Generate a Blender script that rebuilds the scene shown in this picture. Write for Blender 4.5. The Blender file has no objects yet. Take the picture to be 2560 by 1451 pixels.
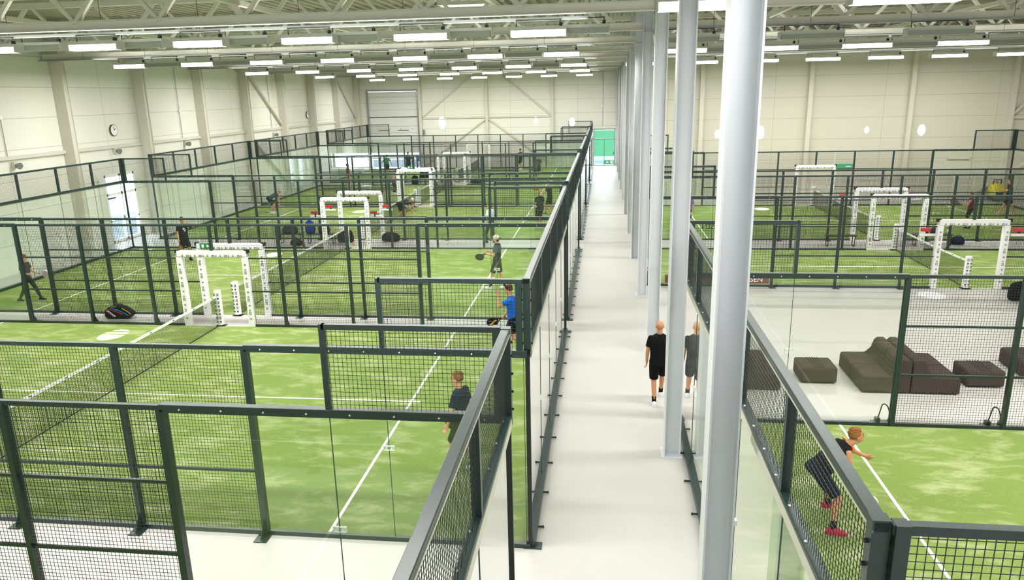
import bpy, math, random
from mathutils import Vector, Matrix
random.seed(7)
C = bpy.context.scene.collection
PI = math.pi
ORD = ['nearest', 'second', 'third', 'fourth', 'fifth', 'sixth', 'seventh', 'eighth', 'ninth', 'tenth', 'eleventh', 'twelfth', 'thirteenth']

# ------------------------------------------------------------ materials
def srgb(r, g, b):
    f = lambda c: (c / 255 / 12.92) if c <= 10 else ((c / 255 + 0.055) / 1.055) ** 2.4
    return (f(r), f(g), f(b), 1)
def new_mat(name):
    m = bpy.data.materials.new(name); m.use_nodes = True
    nt = m.node_tree; nt.nodes.clear()
    out = nt.nodes.new('ShaderNodeOutputMaterial')
    return m, nt, out
def pbr(name, col, rough=0.5, metal=0.0, noise=0.0, nscale=8.0, bump=0.0, bscale=60.0, spec=0.5):
    m, nt, out = new_mat(name)
    b = nt.nodes.new('ShaderNodeBsdfPrincipled'); nt.links.new(b.outputs[0], out.inputs[0])
    b.inputs['Roughness'].default_value = rough; b.inputs['Metallic'].default_value = metal
    b.inputs['Specular IOR Level'].default_value = spec
    b.inputs['Base Color'].default_value = col
    tc = nt.nodes.new('ShaderNodeTexCoord')
    if noise > 0:
        n = nt.nodes.new('ShaderNodeTexNoise'); n.inputs['Scale'].default_value = nscale; n.inputs['Detail'].default_value = 4
        nt.links.new(tc.outputs['Object'], n.inputs['Vector'])
        mx = nt.nodes.new('ShaderNodeMix'); mx.data_type = 'RGBA'
        mx.inputs[6].default_value = tuple(c * (1 - noise) for c in col[:3]) + (1,)
        mx.inputs[7].default_value = tuple(min(1, c * (1 + noise)) for c in col[:3]) + (1,)
        nt.links.new(n.outputs['Fac'], mx.inputs[0]); nt.links.new(mx.outputs[2], b.inputs['Base Color'])
    if bump > 0:
        n2 = nt.nodes.new('ShaderNodeTexNoise'); n2.inputs['Scale'].default_value = bscale
        nt.links.new(tc.outputs['Object'], n2.inputs['Vector'])
        bp = nt.nodes.new('ShaderNodeBump'); bp.inputs['Strength'].default_value = bump; bp.inputs['Distance'].default_value = 0.01
        nt.links.new(n2.outputs['Fac'], bp.inputs['Height']); nt.links.new(bp.outputs[0], b.inputs['Normal'])
    return m
def emit(name, col, s):
    m, nt, out = new_mat(name)
    e = nt.nodes.new('ShaderNodeEmission'); e.inputs[0].default_value = col; e.inputs[1].default_value = s
    nt.links.new(e.outputs[0], out.inputs[0]); m.cycles.emission_sampling = 'NONE'; return m
def glass_mat(name, tint, refl=1.0, ior=1.45):
    m, nt, out = new_mat(name)
    t = nt.nodes.new('ShaderNodeBsdfTransparent'); t.inputs[0].default_value = tint
    g = nt.nodes.new('ShaderNodeBsdfGlossy'); g.inputs['Roughness'].default_value = 0.0; g.inputs[0].default_value = (1, 1, 1, 1)
    f = nt.nodes.new('ShaderNodeFresnel'); gm = nt.nodes.new('ShaderNodeNewGeometry')
    mr = nt.nodes.new('ShaderNodeMapRange'); mr.inputs[3].default_value = ior; mr.inputs[4].default_value = 1/ior
    nt.links.new(gm.outputs['Backfacing'], mr.inputs[0]); nt.links.new(mr.outputs[0], f.inputs[0])
    mm = nt.nodes.new('ShaderNodeMath'); mm.operation = 'MULTIPLY'; mm.inputs[1].default_value = refl
    mm.use_clamp = True; mx = nt.nodes.new('ShaderNodeMixShader')
    nt.links.new(f.outputs[0], mm.inputs[0]); nt.links.new(mm.outputs[0], mx.inputs[0])
    nt.links.new(t.outputs[0], mx.inputs[1]); nt.links.new(g.outputs[0], mx.inputs[2]); nt.links.new(mx.outputs[0], out.inputs[0])
    return m
def turf_mat():
    m, nt, out = new_mat('turf'); L = nt.links
    b = nt.nodes.new('ShaderNodeBsdfPrincipled'); L.new(b.outputs[0], out.inputs[0]); b.inputs['Roughness'].default_value = 0.9
    b.inputs['Specular IOR Level'].default_value = 0.15
    tc = nt.nodes.new('ShaderNodeTexCoord')
    mp = nt.nodes.new('ShaderNodeMapping'); mp.inputs['Scale'].default_value = (0.55, 1.3, 1); mp.inputs['Rotation'].default_value = (0, 0, 0.35)
    L.new(tc.outputs['Object'], mp.inputs[0])
    n1 = nt.nodes.new('ShaderNodeTexNoise'); n1.inputs['Scale'].default_value = 2.0; n1.inputs['Detail'].default_value = 9; n1.inputs['Roughness'].default_value = 0.68; n1.inputs['Distortion'].default_value = 0.25
    L.new(mp.outputs[0], n1.inputs['Vector'])
    r1 = nt.nodes.new('ShaderNodeValToRGB'); r1.color_ramp.elements[0].position = 0.49; r1.color_ramp.elements[1].position = 0.74
    L.new(n1.outputs['Fac'], r1.inputs[0])
    n2 = nt.nodes.new('ShaderNodeTexNoise'); n2.inputs['Scale'].default_value = 55; n2.inputs['Detail'].default_value = 4
    L.new(tc.outputs['Object'], n2.inputs['Vector'])
    n3 = nt.nodes.new('ShaderNodeTexNoise'); n3.inputs['Scale'].default_value = 0.35; n3.inputs['Detail'].default_value = 3
    L.new(tc.outputs['Object'], n3.inputs['Vector'])
    base = nt.nodes.new('ShaderNodeMix'); base.data_type = 'RGBA'
    base.inputs[6].default_value = srgb(106, 128, 58); base.inputs[7].default_value = srgb(132, 152, 82)
    L.new(n3.outputs['Fac'], base.inputs[0])
    fine = nt.nodes.new('ShaderNodeMix'); fine.data_type = 'RGBA'; fine.blend_type = 'OVERLAY'; fine.inputs[0].default_value = 0.35
    L.new(base.outputs[2], fine.inputs[6]); L.new(n2.outputs['Fac'], fine.inputs[7])
    sand = nt.nodes.new('ShaderNodeMix'); sand.data_type = 'RGBA'; sand.inputs[7].default_value = srgb(186, 190, 146)
    mu = nt.nodes.new('ShaderNodeMath'); mu.operation = 'MULTIPLY'; mu.inputs[1].default_value = 0.85
    L.new(r1.outputs[0], mu.inputs[0]); L.new(mu.outputs[0], sand.inputs[0]); L.new(fine.outputs[2], sand.inputs[6]); L.new(sand.outputs[2], b.inputs['Base Color'])
    return m
def floor_mat():
    m, nt, out = new_mat('epoxy_floor'); L = nt.links
    b = nt.nodes.new('ShaderNodeBsdfPrincipled'); L.new(b.outputs[0], out.inputs[0])
    tc = nt.nodes.new('ShaderNodeTexCoord')
    n = nt.nodes.new('ShaderNodeTexNoise'); n.inputs['Scale'].default_value = 0.7; n.inputs['Detail'].default_value = 3
    L.new(tc.outputs['Object'], n.inputs['Vector'])
    mx = nt.nodes.new('ShaderNodeMix'); mx.data_type = 'RGBA'; mx.inputs[6].default_value = srgb(190, 187, 182); mx.inputs[7].default_value = srgb(204, 201, 195)
    L.new(n.outputs['Fac'], mx.inputs[0]); L.new(mx.outputs[2], b.inputs['Base Color'])
    b.inputs['Roughness'].default_value = 0.42; b.inputs['Specular IOR Level'].default_value = 0.4
    return m
def wall_mat(name, col, axis):
    # sandwich panels: horizontal joints every 1.18 m, faint vertical joints every 6 m
    m, nt, out = new_mat(name); L = nt.links
    b = nt.nodes.new('ShaderNodeBsdfPrincipled'); L.new(b.outputs[0], out.inputs[0]); b.inputs['Roughness'].default_value = 0.45
    g = nt.nodes.new('ShaderNodeNewGeometry'); s = nt.nodes.new('ShaderNodeSeparateXYZ'); L.new(g.outputs['Position'], s.inputs[0])
    def joint(sock, per, off, wid):
        a = nt.nodes.new('ShaderNodeMath'); a.operation = 'ADD'; a.inputs[1].default_value = off; L.new(sock, a.inputs[0])
        d = nt.nodes.new('ShaderNodeMath'); d.operation = 'PINGPONG'; d.inputs[1].default_value = per / 2; L.new(a.outputs[0], d.inputs[0])
        c = nt.nodes.new('ShaderNodeMath'); c.operation = 'LESS_THAN'; c.inputs[1].default_value = wid; L.new(d.outputs[0], c.inputs[0])
        return c.outputs[0]
    j1 = joint(s.outputs['Z'], 1.18, 0.06, 0.012); j2 = joint(s.outputs[axis], 6.0, 1.3, 0.012)
    mxm = nt.nodes.new('ShaderNodeMath'); mxm.operation = 'MAXIMUM'; L.new(j1, mxm.inputs[0]); L.new(j2, mxm.inputs[1])
    mul = nt.nodes.new('ShaderNodeMath'); mul.operation = 'MULTIPLY'; mul.inputs[1].default_value = 0.55; L.new(mxm.outputs[0], mul.inputs[0])
    mx = nt.nodes.new('ShaderNodeMix'); mx.data_type = 'RGBA'; mx.inputs[6].default_value = col; mx.inputs[7].default_value = srgb(140, 138, 125)
    L.new(mul.outputs[0], mx.inputs[0]); L.new(mx.outputs[2], b.inputs['Base Color'])
    return m
M = {}
M['turf'] = turf_mat(); M['floor'] = floor_mat()
M['line'] = pbr('line_white', srgb(246, 247, 240), 0.8, noise=0.04, nscale=20)
M['wallL'] = wall_mat('wall_panel_left', srgb(228, 227, 216), 'Y'); M['wallF'] = wall_mat('wall_panel_far', srgb(228, 227, 216), 'X')
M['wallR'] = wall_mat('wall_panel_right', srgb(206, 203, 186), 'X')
M['frame'] = pbr('court_frame_green', srgb(30, 50, 46), 0.32, noise=0.15, nscale=12, bump=0.05, bscale=250, spec=0.65)
M['frameb'] = pbr('court_frame_black', srgb(20, 26, 24), 0.4, noise=0.2, nscale=12)
M['mesh'] = pbr('mesh_wire_dark', srgb(24, 34, 30), 0.4, noise=0.1)
M['glass'] = glass_mat('court_glass', (0.935, 0.975, 0.95, 1), 1.75, 1.5)
M['winglass'] = glass_mat('door_glass', (0.9, 0.96, 0.98, 1), 0.8)
M['edge'] = pbr('pale_glass_edge', srgb(200, 200, 182), 0.4)
M['gedge'] = pbr('dark_glass_edge', srgb(52, 78, 66), 0.3)
M['clamp'] = pbr('clear_clamp', srgb(225, 232, 225), 0.25)
M['steel'] = pbr('steel_paint_white', srgb(216, 219, 222), 0.35, noise=0.03, nscale=5)
M['truss'] = pbr('truss_paint', srgb(222, 221, 208), 0.45, noise=0.05, nscale=5)
M['steelw'] = pbr('wall_steel_paint', srgb(208, 204, 190), 0.5, noise=0.03, nscale=5)
M['deck'] = pbr('roof_deck', srgb(150, 150, 126), 0.55, noise=0.08, nscale=3)
M['lampbody'] = pbr('lamp_housing', srgb(184, 186, 178), 0.4)
M['lamp'] = emit('lamp_lit', (1.0, 0.99, 0.94, 1), 9.0)
M['lampoff'] = pbr('lamp_off_louvre', srgb(150, 152, 142), 0.4)
M['tray'] = pbr('cable_tray_zinc', srgb(140, 146, 142), 0.35, metal=0.4, noise=0.1)
M['black'] = pbr('black_plastic', srgb(18, 18, 18), 0.5)
M['pad'] = pbr('white_padding', srgb(240, 240, 238), 0.55, noise=0.02)
M['mark'] = pbr('printed_mark', srgb(84, 84, 88), 0.6)
M['netblack'] = pbr('net_cord_black', srgb(22, 26, 22), 0.8)
M['band'] = pbr('net_band_white', srgb(238, 240, 242), 0.7)
M['sofa'] = pbr('sofa_charcoal', srgb(78, 68, 64), 0.95, noise=0.25, nscale=90, bump=0.5, bscale=300, spec=0.1)
M['sofaseam'] = pbr('sofa_seam', srgb(38, 35, 31), 0.95)
M['green'] = pbr('sign_green', srgb(40, 130, 70), 0.4)
M['signglow'] = emit('sign_green_glow', srgb(90, 190, 130), 0.9)
M['white'] = pbr('white_plain', srgb(245, 245, 243), 0.5)
M['red'] = pbr('red_plastic', srgb(196, 44, 48), 0.4)
M['yellow'] = pbr('yellow_plastic', srgb(226, 206, 30), 0.4)
M['brown'] = pbr('banner_brown', srgb(118, 66, 52), 0.6)
M['sky'] = emit('skylight_glow', (0.9, 0.95, 1.0, 1), 2.2)
M['daylight'] = emit('daylight', (0.86, 0.93, 1.0, 1), 3.0)
M['outgreen'] = emit('outdoor_green_wall_glow', srgb(118, 212, 160), 1.25)  # daylight on the outdoor wall is put in as emission
M['outground'] = pbr('outdoor_ground', srgb(190, 205, 225), 0.8)
M['garage'] = pbr('garage_panel', srgb(216, 217, 212), 0.4)
M['seam'] = pbr('dark_seam', srgb(70, 72, 70), 0.6)
M['zinc'] = pbr('zinc', srgb(150, 155, 155), 0.3, metal=0.7)
M['clock'] = pbr('clock_face', srgb(244, 244, 240), 0.4)
M['skin'] = pbr('skin', srgb(216, 160, 128), 0.55, noise=0.06, nscale=25)
M['skin2'] = pbr('skin_tan', srgb(200, 140, 100), 0.55, noise=0.12, nscale=25)
def cloth(name, r, g, b): 
    k = 'c_' + name
    if k not in M: M[k] = pbr('cloth_' + name, srgb(r, g, b), 0.9, noise=0.12, nscale=14, bump=0.25, bscale=30, spec=0.2)
    return M[k]

# ------------------------------------------------------------ mesh builder
class MB:
    def __init__(s): s.v = []; s.f = []
    def box(s, x0, x1, y0, y1, z0, z1):
        n = len(s.v)
        s.v += [(x0, y0, z0), (x1, y0, z0), (x1, y1, z0), (x0, y1, z0), (x0, y0, z1), (x1, y0, z1), (x1, y1, z1), (x0, y1, z1)]
        s.f += [(n, n+3, n+2, n+1), (n+4, n+5, n+6, n+7), (n, n+1, n+5, n+4), (n+1, n+2, n+6, n+5), (n+2, n+3, n+7, n+6), (n+3, n, n+4, n+7)]
        return s
    def cbox(s, c, d): return s.box(c[0]-d[0]/2, c[0]+d[0]/2, c[1]-d[1]/2, c[1]+d[1]/2, c[2]-d[2]/2, c[2]+d[2]/2)
    def bar(s, a, b, w, h=None, up=Vector((0, 0, 1))):
        a, b = Vector(a), Vector(b); h = h or w; d = (b-a).normalized()
        if abs(d.dot(up)) > 0.99: up = Vector((0, 1, 0))
        x = d.cross(up).normalized(); y = x.cross(d); n = len(s.v)
        for p in (a, b):
            for i, j in ((-1, -1), (1, -1), (1, 1), (-1, 1)): s.v.append(tuple(p + x*w/2*i + y*h/2*j))
        s.f += [(n, n+3, n+2, n+1), (n+4, n+5, n+6, n+7)] + [(n+k, n+(k+1) % 4, n+4+(k+1) % 4, n+4+k) for k in range(4)]
        return s
    def tube(s, a, b, r0, r1=None, k=12, caps=True):
        a, b = Vector(a), Vector(b); r1 = r0 if r1 is None else r1; d = (b-a).normalized()
        up = Vector((0, 0, 1)) if abs(d.z) < 0.95 else Vector((1, 0, 0))
        x = d.cross(up).normalized(); y = x.cross(d); n = len(s.v)
        for p, r in ((a, r0), (b, r1)):
            for i in range(k): t = 2*PI*i/k; s.v.append(tuple(p + x*r*math.cos(t) + y*r*math.sin(t)))
        s.f += [(n+i, n+(i+1) % k, n+k+(i+1) % k, n+k+i) for i in range(k)]
        if caps: s.f += [tuple(range(n+k-1, n-1, -1)), tuple(range(n+k, n+2*k))]
        return s
    def path(s, pts, r, k=8):
        for a, b in zip(pts[:-1], pts[1:]): s.tube(a, b, r, r, k)
        return s
    def ell(s, c, r, rot=None, nu=16, nv=10, zmin=-1.0):
        c = Vector(c); n = len(s.v)
        for j in range(nv+1):
            ph = -PI/2 + PI*j/nv
            for i in range(nu):
                t = 2*PI*i/nu; p = Vector((r[0]*math.cos(ph)*math.cos(t), r[1]*math.cos(ph)*math.sin(t), r[2]*max(zmin, math.sin(ph))))
                if rot is not None: p = rot @ p
                s.v.append(tuple(c+p))
        for j in range(nv):
            for i in range(nu): s.f.append((n+j*nu+i, n+j*nu+(i+1) % nu, n+(j+1)*nu+(i+1) % nu, n+(j+1)*nu+i))
        return s
    def cap(s, a, b, r0, r1):
        s.tube(a, b, r0, r1, 14); s.ell(a, (r0,)*3, None, 12, 8); s.ell(b, (r1,)*3, None, 12, 8); return s
    def loft(s, rings, k=20):
        # ring = (centre, xaxis, yaxis, rx, ry)
        n = len(s.v)
        for c, xa, ya, rx, ry in rings:
            for i in range(k):
                t = 2*PI*i/k; ct, st = math.cos(t), math.sin(t)
                sx = math.copysign(abs(ct)**0.8, ct); sy = math.copysign(abs(st)**0.8, st)
                s.v.append(tuple(Vector(c) + Vector(xa)*rx*sx + Vector(ya)*ry*sy))
        for j in range(len(rings)-1):
            for i in range(k): s.f.append((n+j*k+i, n+j*k+(i+1) % k, n+(j+1)*k+(i+1) % k, n+(j+1)*k+i))
        s.f += [tuple(range(n+k-1, n-1, -1)), tuple(range(n+(len(rings)-1)*k, n+len(rings)*k))]
        return s
    def poly(s, pts, ext):
        # extrude a polygon (list of 3d points) by vector ext
        n = len(s.v); k = len(pts); e = Vector(ext)
        s.v += [tuple(Vector(p)) for p in pts] + [tuple(Vector(p)+e) for p in pts]
        s.f += [tuple(range(n+k-1, n-1, -1)), tuple(range(n+k, n+2*k))] + [(n+i, n+(i+1) % k, n+k+(i+1) % k, n+k+i) for i in range(k)]
        return s
    def mesh(s, name, mat, smooth=False):
        me = bpy.data.meshes.new(name); me.from_pydata(s.v, [], s.f); me.materials.append(mat); me.validate()
        if smooth: me.polygons.foreach_set('use_smooth', [True]*len(me.polygons))
        me.update(); return me
    def build(s, name, mat, parent=None, smooth=False, bevel=0.0, loc=None):
        o = bpy.data.objects.new(name, s.mesh(name, mat, smooth)); C.objects.link(o)
        if parent is not None: o.parent = parent
        if loc is not None: o.location = loc
        if bevel > 0:
            b = o.modifiers.new('bevel', 'BEVEL'); b.width = bevel; b.segments = 2; b.limit_method = 'ANGLE'
        return o
def obj(name, me, parent=None, loc=(0, 0, 0), rot=(0, 0, 0)):
    o = bpy.data.objects.new(name, me); C.objects.link(o); o.parent = parent; o.location = loc; o.rotation_euler = rot; return o
def tag(o, label, cat, group=None, kind=None):
    if len(label.split()) > 16: print('LONG', len(label.split()), label)
    o['label'] = label; o['category'] = cat
    if group: o['group'] = group
    if kind: o['kind'] = kind
    return o
def thing(name, label, cat, loc=(0, 0, 0), rz=0, group=None):
    o = bpy.data.objects.new(name, None); C.objects.link(o); o.location = loc; o.rotation_euler = (0, 0, rz)
    return tag(o, label, cat, group)
def struct(o): o['kind'] = 'structure'; return o
def text(name, body, size, mat, parent, loc, rot, ext=0.002, mirror=False):
    cu = bpy.data.curves.new(name, 'FONT'); cu.body = body; cu.size = size; cu.extrude = ext; cu.align_x = 'CENTER'; cu.align_y = 'CENTER'
    cu.materials.append(mat); o = bpy.data.objects.new(name, cu); C.objects.link(o); o.parent = parent; o.location = loc; o.rotation_euler = rot
    dg = bpy.context.evaluated_depsgraph_get(); me = bpy.data.meshes.new_from_object(o.evaluated_get(dg)); bpy.data.objects.remove(o)
    me.name = name
    if mirror:
        for v in me.vertices: v.co.x = -v.co.x
    if not me.materials: me.materials.append(mat)
    return obj(name, me, parent, loc, rot)

# ------------------------------------------------------------ key positions
YL = {0: -12.04, 1: 0.0, 2: 11.06, 3: 23.16, 4: 34.03, 5: 46.0}
XR = 2.54
RC = [('R1', -5.45, 10.0), ('R2', 15.16, 6.0), ('R3', 23.2, 10.0)]
XW, YF, YRF, XRW = -21.6, 58.0, 35.85, 26.3
COLY = [3.07 + 5.45*k for k in range(-2, 11)]

# ------------------------------------------------------------ room shell
fl = MB().box(XW-0.2, XRW+0.2, -16, YF+0.1, -0.2, 0).build('floor', M['floor']); struct(fl)
w = MB().box(XW-0.2, XW, -16, 21.95, 0, 9.9)
w.box(XW-0.2, XW, 24.15, YF+0.2, 0, 9.9).box(XW-0.2, XW, 21.95, 24.15, 3.15, 9.9)
struct(w.build('wall_left', M['wallL']))
w = MB().box(XW-0.2, -20.35, YF, YF+0.2, 0, 9.9).box(-20.35, -15.75, YF, YF+0.2, 6.85, 9.9).box(-15.75, 0.1, YF, YF+0.2, 0, 9.9)
w.box(0.1, 2.0, YF, YF+0.2, 3.23, 9.9).box(2.0, 2.7, YF, YF+0.2, 0, 9.9)
struct(w.build('wall_far', M['wallF']))
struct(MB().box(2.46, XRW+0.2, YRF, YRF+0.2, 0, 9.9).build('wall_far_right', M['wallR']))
struct(MB().box(2.46, 2.6, YRF+0.2, YF, 0, 9.9).build('wall_corridor_right', M['wallL']))
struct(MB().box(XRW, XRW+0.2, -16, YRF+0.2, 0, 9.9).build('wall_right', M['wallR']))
# ceiling: trapezoidal steel deck, ribs along the hall
def deck(x0, x1, y0, y1, z):
    prof = []; x = x0
    while x < x1:
        prof += [(x, z), (x+0.14, z), (x+0.19, z+0.12), (x+0.33, z+0.12)]; x += 0.38
    b = MB(); n = len(prof)
    b.v = [(p[0], y0, p[1]) for p in prof] + [(p[0], y1, p[1]) for p in prof]
    b.f = [(i, i+1, n+i+1, n+i) for i in range(n-1)]
    return b
struct(deck(XW-0.2, 2.6, -16, YF+0.2, 9.62).build('ceiling', M['deck']))
struct(deck(2.46, XRW+0.2, -16, YRF+0.2, 9.62).build('ceiling_right', M['deck']))
struct(MB().box(XW-0.3, XRW+0.3, -16, YF+0.3, 9.8, 9.9).build('ceiling_top', M['deck']))

# skylights
SKY = [(-4.1, 19.2), (-17.0, 20.1), (-17.0, 31.0), (-4.1, 31.0), (9.5, 19.2), (9.5, 30.0), (20.0, 19.2)]
SKYW = ['above the left hall near the corridor columns, nearer one', 'above the left hall near the left wall, nearer one', 'above the left hall near the left wall, farther one', 'above the left hall near the corridor columns, farther one', 'above the right hall, nearer one', 'above the right hall, farther one', 'above the right hall near the right wall']
for (x, y), t in zip(SKY, SKYW):
    s = thing('skylight', 'bright skylight ' + t, 'skylight', (x, y, 9.5), 0, 'skylights in the metal roof')
    MB().box(-0.85, 0.85, -0.6, 0.6, 0.02, 0.06).build('pane', M['sky'], s)
    f = MB(); f.box(-0.93, 0.93, -0.68, -0.6, 0, 0.12).box(-0.93, 0.93, 0.6, 0.68, 0, 0.12).box(-0.93, -0.85, -0.6, 0.6, 0, 0.12).box(0.85, 0.93, -0.6, 0.6, 0, 0.12)
    f.build('frame', M['truss'], s)

# ------------------------------------------------------------ steel columns along the corridor
def hcol(h, wx=0.29, dy=0.30, t=0.02):
    b = MB(); b.box(-wx/2, -wx/2+t, -dy/2, dy/2, 0, h).box(wx/2-t, wx/2, -dy/2, dy/2, 0, h).box(-wx/2+t, wx/2-t, -0.008, 0.008, 0, h)
    return b
colm = hcol(9.5).mesh('flange_and_web', M['steel'])
basem = MB().box(-0.19, 0.19, -0.2, 0.2, 0, 0.02).mesh('base_plate', M['steel'])
stiff = MB().box(-0.12, 0.12, -0.13, -0.01, 0, 0.02).mesh('stiffener', M['steel'])
for i, y in enumerate(COLY):
    if i == 0: lab = 'white steel column behind the viewpoint, at the right edge of the corridor'
    else: lab = 'white steel H column on the right edge of the corridor, %s from the viewpoint' % ORD[i-1]
    c = thing('steel_column', lab, 'column', (2.255 if i != 1 else 2.18, y, 0), 0, 'white steel columns along the corridor')
    obj('column_shaft', colm, c); obj('base_plate', basem, c); obj('stiffener', stiff, c, (0, 0, 8.0)); 

# wall columns, girts and braces
wc = MB().box(0, 0.5, -0.14, -0.12, 0, 9.4).box(0, 0.5, 0.12, 0.14, 0, 9.4).box(0.44, 0.46, -0.12, 0.12, 0, 9.4).mesh('wall_column_shaft', M['steelw'])
for i, y in enumerate([3.6+5.42*k for k in range(11)]):
    o = obj('wall_column', wc, None, (XW+0.01, y, 0))
    tag(o, 'pale steel wall column on the left wall, %s from the viewpoint' % ORD[i], 'wall column', 'steel columns on the left wall')
fc = MB().box(-0.12, 0.12, -0.3, 0, 0, 9.4).mesh('far_column_shaft', M['steelw'])
for i, x in enumerate((-15.5, -9.42, -3.55)):
    o = obj('wall_column', fc, None, (x, YF-0.01, 0)); tag(o, 'pale steel wall column on the far wall, %s from the garage door' % ['first', 'second', 'third'][i], 'wall column', 'steel columns on the far wall')
for i, x in enumerate((6.6, 12.6, 18.05, 23.35)):
    o = obj('wall_column', fc, None, (x, YRF-0.01, 0)); tag(o, 'pale steel wall column on the end wall of the right hall, %s from the corridor' % ['first', 'second', 'third', 'fourth'][i], 'wall column', 'steel columns on the right hall end wall')
g = MB()
tag(MB().box(XW, XW+0.12, 0, 57.9, 4.32, 4.46).build('wall_girt', M['steelw']), 'long horizontal steel girt along the left wall', 'girt')
tag(MB().box(-15.3, -3.7, YF-0.14, YF-0.01, 4.35, 4.5).build('wall_girt', M['steelw']), 'horizontal steel girt across the far wall between the braces', 'girt')
tag(MB().box(23.5, XRW, YRF-0.14, YRF-0.01, 4.45, 4.6).build('wall_girt', M['steelw']), 'short horizontal steel girt at the right end of the right hall', 'girt')
def brace(a, b, lab):
    tag(MB().bar(a, b, 0.13, 0.13).build('wall_brace', M['steelw']), lab, 'brace', 'diagonal steel wall braces')
brace((-15.3, YF-0.1, 4.55), (-9.6, YF-0.1, 8.9), 'upper left diagonal brace on the far wall beside the garage door')
brace((-9.2, YF-0.1, 8.9), (-3.7, YF-0.1, 4.55), 'upper right diagonal brace on the far wall')
brace((-9.5, YF-0.1, 4.3), (-15.3, YF-0.1, 0.2), 'lower left diagonal brace on the far wall beside the garage door')
brace((-9.3, YF-0.1, 4.3), (-3.7, YF-0.1, 0.2), 'lower right diagonal brace on the far wall')
brace((XW+0.15, 36.3, 8.6), (XW+0.15, 41.6, 4.5), 'upper diagonal brace on the left wall, nearer one')
brace((XW+0.15, 36.3, 4.2), (XW+0.15, 41.6, 0.6), 'lower diagonal brace on the left wall, nearer one')
brace((XW+0.15, 52.4, 8.6), (XW+0.15, 57.6, 4.5), 'upper diagonal brace on the left wall in the far corner')
brace((23.5, YRF-0.12, 4.7), (XRW-0.05, YRF-0.12, 7.6), 'diagonal brace at the right end of the right hall')
brace((XRW-0.05, YRF-0.12, 3.2), (22.0, YRF-0.12, 0.3), 'lower diagonal brace at the right end of the right hall')

# ------------------------------------------------------------ roof trusses
def truss(x0, x1, y, lab, grp):
    t = thing('roof_truss', lab, 'truss', ((x0+x1)/2, y, 0), 0, grp)
    L = x1-x0
    key = round(L, 2)
    if key not in truss.c:
        a = MB().box(-L/2, L/2, -0.1, 0.1, 8.08, 8.10).box(-L/2, L/2, -0.1, 0.1, 8.28, 8.30).box(-L/2, L/2, -0.012, 0.012, 8.1, 8.28).mesh('bottom_chord', M['truss'])
        b = MB().box(-L/2, L/2, -0.09, 0.09, 9.32, 9.50).mesh('top_chord', M['truss'])
        d1 = MB().bar((0, 0, 8.26), (1.0, 0, 9.36), 0.1, 0.1).mesh('diagonal', M['truss'])
        truss.c[key] = (a, b, d1)
    a, b, d1 = truss.c[key]
    obj('bottom_chord', a, t); obj('top_chord', b, t)
    n = int(L/2.2); off = -n*2.2/2
    for k in range(n+1):
        x = off+k*2.2
        if x+1.0 < L/2: obj('diagonal', d1, t, (x, 0, 0))
        if x-1.0 > -L/2: obj('diagonal', d1, t, (x, 0, 0), (0, 0, PI))
truss.c = {}
for i, y in enumerate(COLY):
    if i > 0:
        truss(XW, 2.1, y, 'grey steel lattice roof truss over the left hall, %s from the viewpoint' % ORD[i-1], 'roof trusses over the left hall')
    if 0 < i and y < 36: truss(2.4, XRW, y, 'grey steel lattice roof truss over the right hall, %s from the viewpoint' % ORD[i-1], 'roof trusses over the right hall')
for i, x in enumerate((-20.8, -14.9, -7.7, -1.8, 6.2, 12.2, 18.5)):
    y1 = YF-0.2 if x < 2 else YRF-0.2
    tag(MB().box(x-0.06, x+0.06, -8, y1, 8.52, 8.64).build('roof_tie', M['truss']), 'long grey tie beam through the roof trusses, %s from the left wall' % ORD[i].replace('nearest', 'first'), 'beam', 'tie beams through the roof trusses')

# ------------------------------------------------------------ ceiling lamps
def lamp_parts(ln, w=0.36):
    body = MB().box(-ln/2, ln/2, -w/2, w/2, 0.03, 0.10).box(-ln/2-0.02, -ln/2, -w/2, w/2, -0.11, 0.1).box(ln/2, ln/2+0.02, -w/2, w/2, -0.11, 0.1).mesh('housing', M['lampbody'])
    dif = MB().box(-ln/2+0.01, ln/2-0.01, -w/2+0.01, w/2-0.01, -0.10, 0.029)
    hang = MB().tube((-ln/2+0.12, 0, 0.1), (-ln/2+0.12, 0, 0.26), 0.012, k=6).tube((ln/2-0.12, 0, 0.1), (ln/2-0.12, 0, 0.26), 0.012, k=6).cbox((ln/2-0.12, 0, 0.15), (0.07, 0.07, 0.08)).cbox((0, 0, 0.26), (ln-0.2, 0.02, 0.02)).mesh('hanger', M['black'])
    return body, dif.mesh('diffuser', M['lamp']), dif.mesh('diffuser_off', M['lampoff']), hang
LP = {1.28: lamp_parts(1.28), 1.65: lamp_parts(1.65)}
cnt = [0]
def lamp(x, y, z, lit, ln, lab, grp):
    t = thing('ceiling_lamp', lab, 'ceiling lamp', (x, y, z), 0, grp); b, d, do, h = LP[ln]
    obj('housing', b, t); obj('diffuser', d if lit else do, t); obj('hanger', h, t)
def area(x, y, z, sx, sy, p, col=(1.0, 0.985, 0.95)):
    l = bpy.data.lights.new('lamp_row_and_fill_light', 'AREA'); l.shape = 'RECTANGLE'; l.size = sx; l.size_y = sy; l.energy = p; l.color = col
    o = bpy.data.objects.new('lamp_row_and_fill_light', l); C.objects.link(o); o.location = (x, y, z); return o
HG = MB().tube((0, 0, 0.06), (0, 0, 1.5), 0.006, k=5).mesh('hanger', M['black'])
LZ = 7.74; PWR = 1600
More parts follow.
